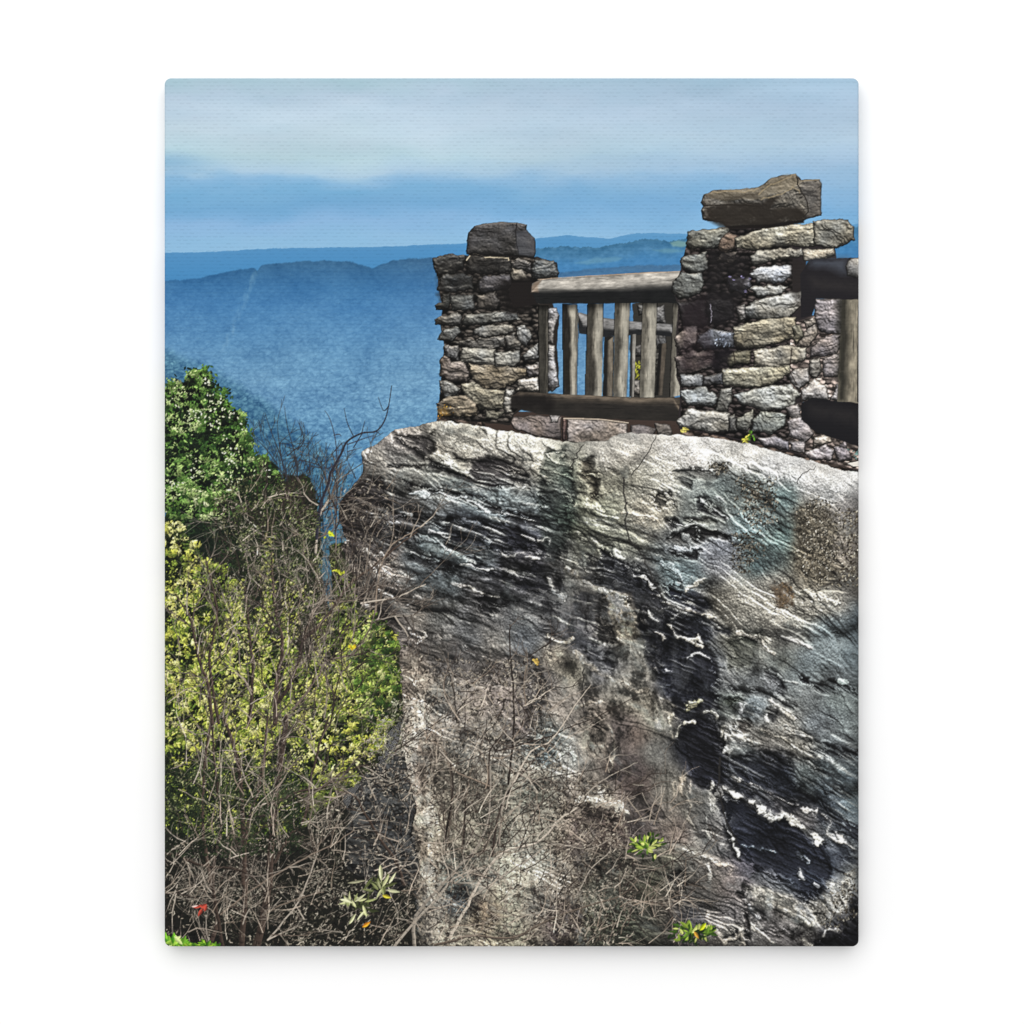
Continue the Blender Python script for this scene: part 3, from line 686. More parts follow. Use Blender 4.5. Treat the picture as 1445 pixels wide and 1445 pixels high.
# broad tones of the rock: window, x, y, radius, colour
TONES = [(vA, ((300, 160, 90, 120, 112, 106), (250, 240, 70, 118, 110, 98), (420, 170, 60, 72, 66, 62), (600, 110, 80, 146, 140, 128), (760, 150, 60, 140, 134, 122), (900, 190, 80, 150, 143, 130), (1080, 190, 80, 146, 140, 128),
               (560, 190, 60, 112, 104, 92), (680, 250, 50, 122, 114, 100), (850, 310, 70, 66, 60, 58), (1000, 330, 60, 88, 82, 74), (1120, 330, 70, 116, 110, 96), (1180, 270, 60, 122, 120, 106), (560, 330, 60, 82, 84, 80),
               (400, 330, 60, 90, 88, 82), (640, 390, 60, 70, 76, 76), (900, 440, 60, 100, 108, 108), (1060, 480, 70, 92, 98, 98), (560, 470, 60, 112, 114, 114), (760, 500, 60, 104, 114, 116), (880, 560, 50, 98, 106, 108),
               (360, 560, 70, 64, 60, 60), (700, 620, 80, 52, 54, 60), (950, 680, 90, 42, 42, 52), (560, 720, 60, 92, 102, 102), (680, 780, 60, 104, 112, 112), (820, 760, 60, 84, 90, 92), (950, 790, 60, 74, 70, 72), (1080, 850, 70, 78, 74, 74),
               (500, 850, 70, 70, 74, 76), (600, 920, 60, 74, 80, 82), (740, 930, 60, 84, 80, 80), (920, 950, 80, 66, 64, 66), (140, 560, 80, 50, 42, 40), (160, 700, 70, 48, 42, 40), (260, 850, 50, 160, 142, 126), (340, 950, 50, 120, 108, 98),
               (180, 980, 60, 72, 62, 54), (260, 1060, 60, 52, 46, 42), (430, 1050, 60, 110, 100, 90), (560, 1080, 60, 104, 102, 98), (700, 1080, 60, 94, 92, 92), (850, 1090, 70, 84, 80, 76), (1000, 1060, 70, 84, 82, 80),
               (1260, 350, 40, 70, 80, 68), (1240, 560, 40, 60, 74, 62), (1200, 700, 40, 70, 70, 66), (1360, 330, 60, 136, 130, 108), (1400, 560, 60, 128, 126, 104), (1330, 620, 40, 116, 116, 94), (1230, 820, 50, 140, 136, 122),
               (1180, 900, 40, 108, 104, 98), (1400, 720, 50, 116, 114, 98), (1420, 960, 60, 92, 88, 82))),
         (vB, ((60, 200, 70, 152, 144, 132), (220, 150, 60, 150, 142, 132), (400, 130, 60, 182, 174, 164), (600, 160, 70, 190, 182, 172), (800, 200, 70, 180, 172, 162), (960, 240, 60, 172, 166, 160), (1150, 280, 60, 168, 162, 156),
               (1330, 320, 60, 176, 170, 164), (1240, 380, 60, 158, 154, 148), (360, 260, 70, 150, 143, 130), (520, 230, 50, 140, 132, 124), (80, 330, 60, 138, 132, 112), (250, 330, 70, 142, 136, 120), (60, 470, 60, 130, 128, 106),
               (250, 470, 60, 138, 128, 110), (520, 340, 60, 92, 96, 92), (640, 340, 60, 84, 92, 90), (830, 370, 80, 82, 88, 84), (1000, 400, 50, 84, 100, 98), (600, 560, 60, 96, 98, 92), (800, 570, 50, 98, 116, 118), (900, 700, 60, 82, 96, 94),
               (1000, 620, 40, 80, 100, 98), (650, 700, 60, 124, 124, 130), (700, 780, 50, 122, 120, 122), (450, 680, 50, 88, 88, 86), (440, 830, 60, 108, 124, 126), (850, 800, 50, 84, 104, 104), (1180, 560, 80, 96, 86, 70),
               (1340, 500, 60, 104, 98, 94), (1340, 700, 60, 112, 102, 92), (1200, 780, 70, 90, 80, 64), (1380, 880, 50, 92, 86, 78), (750, 950, 80, 168, 160, 144), (900, 900, 60, 160, 150, 134), (950, 1060, 70, 158, 150, 136), (1180, 1000, 60, 168, 158, 140),
               (1280, 1000, 50, 140, 130, 116), (700, 1080, 60, 140, 134, 122), (520, 980, 40, 40, 40, 50), (560, 1120, 60, 44, 46, 54), (800, 1180, 60, 92, 92, 84), (1000, 1160, 60, 110, 106, 98), (1250, 1130, 80, 96, 108, 112), (1380, 1080, 60, 86, 96, 102),
               (100, 620, 60, 112, 110, 94), (60, 820, 60, 56, 56, 58), (240, 860, 50, 64, 64, 64), (130, 980, 60, 172, 156, 128), (240, 1020, 60, 128, 118, 104), (40, 1020, 50, 70, 64, 58), (330, 1080, 60, 108, 106, 98), (160, 1150, 60, 140, 130, 108),
               (400, 1160, 50, 62, 60, 58))),
         (vC, ((150, 60, 40, 128, 116, 106), (300, 100, 60, 96, 90, 84), (330, 200, 60, 84, 78, 74), (480, 60, 60, 100, 98, 96), (620, 90, 60, 120, 112, 102), (780, 70, 60, 92, 94, 96), (700, 250, 60, 96, 86, 78), (860, 300, 60, 76, 70, 66),
               (970, 180, 50, 134, 122, 104), (1060, 240, 50, 116, 108, 92), (1100, 80, 60, 66, 64, 66), (1230, 170, 60, 84, 82, 84), (1260, 60, 50, 130, 120, 108), (1380, 120, 60, 108, 104, 98), (170, 300, 60, 140, 122, 104), (130, 500, 60, 134, 118, 100),
               (160, 650, 60, 130, 114, 100), (180, 850, 60, 138, 120, 106), (230, 1050, 60, 136, 122, 104), (320, 400, 60, 90, 86, 78), (500, 420, 80, 112, 100, 90), (660, 400, 60, 104, 92, 84), (560, 640, 80, 98, 92, 84), (800, 560, 60, 84, 74, 68), (900, 640, 60, 86, 90, 86),
               (900, 740, 50, 82, 92, 94), (1020, 760, 60, 124, 120, 112), (1080, 480, 60, 112, 102, 92), (1200, 620, 60, 130, 116, 100), (1380, 600, 60, 84, 74, 70), (1380, 800, 60, 70, 60, 56), (850, 830, 60, 116, 108, 94), (880, 960, 60, 90, 88, 76), (460, 900, 80, 102, 94, 82),
               (650, 1100, 80, 106, 100, 84), (900, 1100, 60, 120, 114, 100), (1100, 1050, 70, 96, 84, 74), (1250, 1010, 50, 150, 138, 122), (1260, 1120, 60, 82, 68, 60), (1420, 1000, 40, 70, 66, 62), (1100, 920, 60, 108, 98, 88), (1400, 350, 60, 110, 104, 94))),
         (vD, ((60, 130, 50, 104, 100, 90), (100, 270, 50, 112, 104, 92), (100, 430, 60, 128, 118, 102), (60, 640, 50, 104, 86, 74), (180, 560, 50, 128, 120, 106), (160, 760, 60, 104, 100, 92), (80, 900, 60, 74, 62, 58), (240, 900, 60, 112, 106, 96), (260, 1100, 60, 100, 92, 84), (420, 1080, 60, 104, 100, 92),
               (330, 300, 80, 36, 38, 48), (450, 700, 80, 26, 27, 34), (470, 860, 50, 38, 40, 54), (520, 220, 50, 84, 86, 90), (640, 100, 60, 78, 76, 66), (700, 200, 60, 92, 92, 86), (850, 100, 60, 132, 126, 114), (1000, 60, 50, 112, 110, 104), (1200, 100, 80, 98, 106, 108), (1330, 200, 70, 80, 90, 94),
               (900, 200, 60, 104, 106, 98), (1050, 250, 70, 96, 104, 106), (750, 330, 60, 110, 112, 112), (850, 340, 50, 90, 90, 92), (620, 330, 50, 84, 84, 84), (1250, 330, 70, 72, 76, 78), (1050, 420, 80, 104, 106, 104), (1250, 450, 70, 96, 102, 98), (750, 480, 60, 104, 112, 116), (640, 440, 50, 74, 80, 74), (900, 500, 50, 120, 116, 108),
               (1150, 590, 60, 118, 122, 124), (1300, 580, 60, 108, 114, 112), (950, 600, 60, 130, 124, 114), (660, 640, 60, 148, 142, 132), (800, 660, 60, 122, 114, 104), (700, 770, 50, 80, 84, 84), (1050, 720, 60, 110, 104, 94), (1200, 660, 50, 100, 104, 104), (1280, 740, 50, 58, 60, 62), (820, 830, 80, 38, 40, 50), (930, 900, 50, 44, 48, 60),
               (1060, 870, 60, 98, 104, 100), (1200, 850, 80, 104, 112, 112), (1330, 900, 70, 92, 104, 110), (1200, 960, 60, 88, 98, 104), (1300, 1050, 60, 92, 106, 112), (780, 970, 60, 44, 46, 54), (900, 1060, 60, 84, 80, 80), (1050, 1120, 60, 98, 92, 90), (1200, 1050, 60, 66, 72, 80), (1250, 1180, 50, 92, 96, 100), (620, 1060, 40, 84, 84, 84), (750, 1200, 80, 32, 34, 42), (950, 1240, 80, 30, 32, 42), (500, 1150, 50, 110, 104, 98))),
         (vF, ((60, 130, 60, 98, 80, 72), (200, 150, 60, 110, 104, 94), (330, 200, 60, 104, 98, 90), (120, 250, 60, 60, 52, 50), (280, 330, 60, 94, 80, 72), (430, 330, 50, 104, 100, 94), (480, 200, 40, 110, 106, 100), (580, 420, 30, 122, 116, 108), (750, 360, 90, 30, 31, 40), (900, 480, 90, 28, 31, 42), (1000, 600, 70, 36, 42, 54),
               (640, 560, 50, 72, 68, 76), (760, 600, 50, 80, 80, 84), (880, 620, 50, 76, 84, 92), (1050, 600, 50, 58, 64, 74), (300, 540, 60, 92, 88, 80), (450, 600, 60, 102, 94, 86), (400, 700, 60, 82, 78, 74), (320, 620, 60, 60, 56, 52), (560, 620, 50, 104, 92, 88), (580, 780, 60, 116, 108, 104), (350, 760, 50, 66, 64, 66), (720, 700, 40, 140, 130, 122), (860, 730, 60, 142, 132, 120),
               (1000, 800, 60, 158, 150, 138), (780, 800, 60, 104, 98, 96), (850, 880, 60, 104, 98, 96), (720, 900, 50, 142, 134, 126), (920, 920, 50, 92, 88, 86), (1120, 700, 60, 84, 82, 80), (1180, 780, 60, 76, 74, 74), (1220, 600, 50, 84, 84, 82), (1120, 900, 60, 44, 43, 47), (1230, 850, 50, 16, 16, 20), (1200, 960, 60, 14, 14, 18), (560, 900, 50, 130, 122, 110), (220, 500, 50, 84, 80, 66),
               (150, 640, 60, 70, 70, 54), (60, 560, 60, 84, 78, 66), (100, 800, 60, 70, 68, 58), (220, 720, 60, 74, 66, 58))),
         (vE, ((180, 60, 50, 140, 122, 106), (200, 250, 50, 138, 122, 104), (230, 450, 40, 146, 130, 110), (220, 600, 40, 150, 136, 114), (210, 750, 40, 140, 126, 106), (80, 200, 60, 30, 30, 30), (110, 450, 50, 28, 28, 28), (60, 600, 60, 40, 38, 36), (140, 800, 60, 34, 32, 30), (60, 900, 60, 36, 36, 30), (400, 300, 80, 108, 100, 84), (400, 650, 60, 84, 86, 78), (440, 750, 50, 74, 78, 78),
               (560, 650, 60, 104, 98, 84), (600, 820, 70, 118, 100, 78), (700, 900, 70, 128, 118, 98), (750, 700, 60, 134, 126, 108), (880, 550, 60, 118, 114, 102), (850, 350, 60, 122, 114, 98), (1000, 620, 60, 110, 100, 88), (900, 780, 60, 104, 98, 88), (1050, 400, 60, 82, 70, 60), (1150, 580, 60, 66, 60, 50), (1280, 650, 60, 82, 80, 70), (1000, 850, 60, 72, 60, 54), (1200, 900, 60, 62, 60, 46), (1350, 800, 60, 66, 68, 56), (1400, 920, 50, 58, 60, 46), (400, 950, 50, 108, 100, 84), (700, 600, 50, 128, 120, 102)))]

# deep hollows in shadow / sunlit ledges, as outlines and lines
DARK = [(vA, ((330, 112), (400, 140), (470, 120), (532, 110), (532, 200), (480, 262), (400, 212), (345, 160)), (48, 44, 44), .8), (vA, ((750, 270), (830, 235), (930, 280), (1020, 330), (1040, 395), (900, 385), (780, 360), (735, 330)), (38, 34, 36), .8),
        (vA, ((300, 277), (420, 287), (480, 292), (420, 300), (300, 292)), (42, 38, 36), .8), (vA, ((500, 250), (600, 300), (740, 348), (870, 388), (980, 400), (900, 415), (760, 375), (600, 330), (510, 300)), (40, 38, 40), .85),
        (vA, ((375, 385), (480, 405), (600, 430), (740, 465), (830, 490), (960, 540), (1100, 562), (1200, 582), (1240, 640), (1180, 640), (1060, 600), (960, 570), (820, 520), (700, 480), (560, 450), (420, 425)), (34, 33, 37), .9),
        (vA, ((560, 585), (660, 570), (800, 590), (900, 600), (1000, 625), (1100, 690), (1160, 760), (1130, 790), (1000, 735), (880, 745), (750, 700), (640, 665), (540, 620)), (26, 26, 34), .92),
        (vA, ((610, 680), (720, 740), (800, 820), (900, 870), (1030, 870), (1140, 780), (1142, 960), (1060, 980), (960, 910), (820, 880), (740, 820), (640, 740)), (32, 31, 38), .8),
        (vA, ((310, 540), (440, 560), (540, 570), (520, 600), (400, 600), (310, 580)), (38, 36, 38), .85), (vA, ((300, 620), (420, 640), (520, 680), (440, 700), (320, 680)), (34, 32, 34), .85), (vA, ((380, 720), (500, 770), (640, 830), (720, 860), (640, 870), (500, 840), (400, 790)), (36, 35, 38), .8),
        (vA, ((60, 450), (160, 370), (250, 350), (300, 480), (290, 640), (200, 720), (80, 680), (45, 560)), (42, 36, 35), .7), (vA, ((120, 1000), (240, 1030), (330, 1110), (360, 1180), (300, 1150), (200, 1090)), (36, 31, 28), .8), (vA, ((280, 940), (340, 900), (380, 990), (330, 1010)), (60, 52, 46), .6),
        (vA, ((760, 980), (860, 960), (900, 1060), (820, 1110), (770, 1060)), (36, 34, 36), .8), (vA, ((1230, 300), (1290, 300), (1262, 480), (1262, 600), (1285, 690), (1220, 660), (1180, 560), (1215, 420)), (52, 64, 54), .6),
        (vA, ((1330, 270), (1390, 250), (1390, 330), (1350, 370)), (70, 58, 44), .7), (vA, ((1370, 340), (1420, 340), (1410, 460), (1370, 480)), (76, 66, 48), .6), (vA, ((1300, 770), (1445, 760), (1445, 860), (1400, 830), (1320, 840)), (44, 42, 44), .7),
        (vA, ((1300, 960), (1400, 980), (1445, 1040), (1445, 1180), (1340, 1190), (1290, 1060)), (40, 38, 42), .75),
        (vB, ((535, 430), (580, 430), (650, 480), (705, 512), (690, 525), (600, 500), (540, 470)), (40, 40, 46), .92), (vB, ((490, 525), (600, 520), (640, 545), (520, 560)), (70, 68, 60), .8), (vB, ((375, 545), (440, 540), (460, 570), (400, 580)), (42, 40, 42), .85),
        (vB, ((440, 600), (520, 578), (640, 600), (720, 625), (700, 650), (560, 645), (380, 640)), (38, 35, 34), .92), (vB, ((390, 695), (460, 712), (560, 690), (530, 735), (430, 740)), (36, 36, 40), .9), (vB, ((410, 860), (490, 870), (480, 895), (420, 890)), (34, 34, 38), .85),
        (vB, ((355, 880), (440, 900), (500, 950), (590, 980), (605, 1020), (560, 1040), (480, 1010), (400, 980)), (34, 36, 48), .95), (vB, ((410, 1060), (500, 1040), (620, 1080), (730, 1110), (720, 1160), (640, 1150), (560, 1190), (470, 1160), (430, 1110)), (36, 38, 46), .92),
        (vB, ((0, 755), (120, 770), (210, 830), (320, 870), (310, 930), (240, 940), (120, 900), (0, 890)), (34, 36, 42), .9), (vB, ((0, 900), (60, 930), (80, 1000), (60, 1080), (0, 1060)), (44, 40, 38), .75), (vB, ((0, 1090), (80, 1080), (100, 1217), (0, 1217)), (48, 44, 42), .7),
        (vB, ((430, 290), (540, 270), (640, 260), (720, 270), (640, 320), (560, 320), (500, 380), (440, 350)), (66, 64, 60), .6), (vB, ((290, 430), (400, 400), (420, 470), (330, 480)), (86, 80, 70), .6),
        (vB, ((770, 1140), (880, 1150), (860, 1217), (720, 1217)), (70, 74, 64), .7),
        (vC, ((860, 240), (910, 270), (910, 420), (895, 540), (860, 480), (860, 340)), (32, 29, 27), .85), (vC, ((1060, 60), (1200, 90), (1200, 160), (1300, 180), (1300, 280), (1220, 240), (1120, 160), (1060, 110)), (40, 39, 46), .75), (vC, ((820, 700), (900, 700), (980, 720), (960, 770), (880, 780)), (62, 74, 78), .7),
        (vC, ((1190, 500), (1240, 520), (1260, 600), (1200, 600)), (62, 50, 44), .7), (vC, ((1260, 880), (1320, 880), (1330, 940), (1260, 950)), (34, 28, 26), .9), (vC, ((790, 560), (860, 540), (850, 640), (800, 640)), (60, 52, 48), .6), (vC, ((760, 930), (920, 920), (900, 1000), (800, 990)), (64, 64, 54), .6),
        (vC, ((560, 160), (640, 230), (700, 300), (560, 280)), (72, 66, 62), .4), (vC, ((250, 170), (400, 180), (400, 280), (260, 300)), (64, 58, 54), .5),
        (vD, ((70, 15), (180, 40), (300, 60), (380, 120), (480, 180), (520, 260), (560, 330), (560, 420), (520, 470), (460, 450), (400, 470), (330, 440), (250, 400), (230, 300), (200, 200), (130, 130)), (28, 30, 40), .9),
        (vD, ((430, 530), (480, 560), (540, 660), (600, 700), (620, 790), (600, 860), (575, 950), (600, 1090), (640, 1200), (680, 1280), (640, 1280), (580, 1130), (540, 1040), (525, 930), (460, 940), (390, 880), (365, 770), (290, 690), (350, 620), (400, 590)), (20, 20, 26), .95),
        (vD, ((620, 790), (740, 740), (860, 740), (980, 800), (1000, 900), (1000, 1000), (900, 970), (800, 930), (700, 900), (640, 870)), (32, 34, 44), .88), (vD, ((560, 960), (640, 970), (720, 1020), (780, 1090), (860, 1130), (960, 1150), (1090, 1210), (1200, 1260), (1200, 1300), (640, 1300), (590, 1130)), (26, 28, 36), .95),
        (vD, ((700, 925), (850, 965), (1000, 1040), (1000, 1100), (880, 1090), (780, 1040)), (38, 38, 46), .8), (vD, ((820, 270), (900, 290), (930, 350), (920, 410), (890, 420), (890, 350), (830, 310)), (44, 44, 48), .85), (vD, ((1020, 290), (1080, 300), (1080, 335), (1030, 340)), (44, 44, 50), .8),
        (vD, ((620, 360), (750, 390), (860, 410), (1000, 470), (980, 500), (840, 440), (720, 420), (640, 390)), (56, 58, 60), .75), (vD, ((1100, 320), (1250, 350), (1380, 370), (1380, 430), (1250, 400), (1120, 370)), (60, 64, 66), .7), (vD, ((1050, 690), (1200, 710), (1380, 750), (1380, 800), (1230, 780), (1100, 740)), (50, 52, 54), .8),
        (vD, ((600, 440), (680, 430), (700, 480), (640, 490)), (70, 76, 64), .8), (vD, ((840, 510), (890, 500), (900, 570), (860, 580)), (40, 40, 42), .85), (vD, ((640, 575), (720, 570), (740, 600), (660, 610)), (56, 48, 42), .8), (vD, ((310, 620), (380, 610), (420, 680), (330, 700)), (38, 36, 34), .8),
        (vD, ((600, 100), (700, 70), (780, 120), (720, 240), (620, 250)), (66, 66, 54), .6), (vD, ((1150, 940), (1300, 940), (1280, 980), (1180, 980)), (50, 54, 58), .7), (vD, ((1040, 1020), (1160, 1070), (1300, 1160), (1380, 1230), (1380, 1280), (1250, 1180), (1120, 1110)), (44, 46, 54), .8),
        (vF, ((560, 165), (660, 195), (700, 240), (790, 290), (880, 310), (980, 390), (1070, 420), (1110, 500), (1110, 600), (1080, 670), (1000, 745), (940, 700), (840, 620), (740, 580), (660, 520), (620, 470), (575, 300)), (26, 28, 38), .93),
        (vF, ((490, 80), (530, 90), (530, 200), (560, 290), (600, 390), (630, 480), (600, 495), (560, 480), (550, 380), (540, 300), (500, 200)), (22, 22, 26), .9), (vF, ((645, 640), (680, 680), (680, 800), (690, 972), (650, 972), (660, 820), (640, 740), (600, 700)), (36, 31, 31), .85),
        (vF, ((1265, 620), (1275, 972), (1000, 972), (1060, 930), (1100, 930), (1190, 890), (1220, 780), (1235, 690)), (12, 12, 16), .97), (vF, ((290, 560), (340, 600), (330, 700), (290, 780), (240, 720), (240, 600)), (42, 38, 36), .75), (vF, ((100, 180), (180, 200), (200, 300), (130, 300)), (42, 37, 36), .7),
        (vF, ((560, 850), (600, 860), (590, 920), (550, 900)), (50, 46, 46), .8), (vF, ((1090, 290), (1240, 380), (1260, 520), (1180, 500), (1130, 420)), (34, 38, 48), .8), (vF, ((740, 890), (860, 850), (960, 900), (900, 940)), (84, 78, 78), .5),
        (vE, ((0, 60), (130, 30), (150, 300), (200, 460), (215, 640), (190, 800), (150, 1020), (0, 1030), (60, 700), (20, 400)), (27, 26, 26), .8), (vE, ((1040, 260), (1160, 230), (1340, 260), (1300, 360), (1100, 380)), (66, 54, 48), .6), (vE, ((1080, 560), (1200, 540), (1250, 640), (1120, 680)), (52, 46, 38), .7),
        (vE, ((940, 760), (1060, 740), (1100, 900), (980, 960)), (60, 48, 44), .7), (vE, ((380, 720), (470, 700), (500, 760), (400, 790)), (66, 70, 72), .6), (vE, ((1150, 830), (1445, 780), (1445, 1030), (1180, 1030)), (50, 52, 38), .6), (vE, ((570, 620), (640, 620), (640, 670), (580, 680)), (70, 70, 68), .5)]
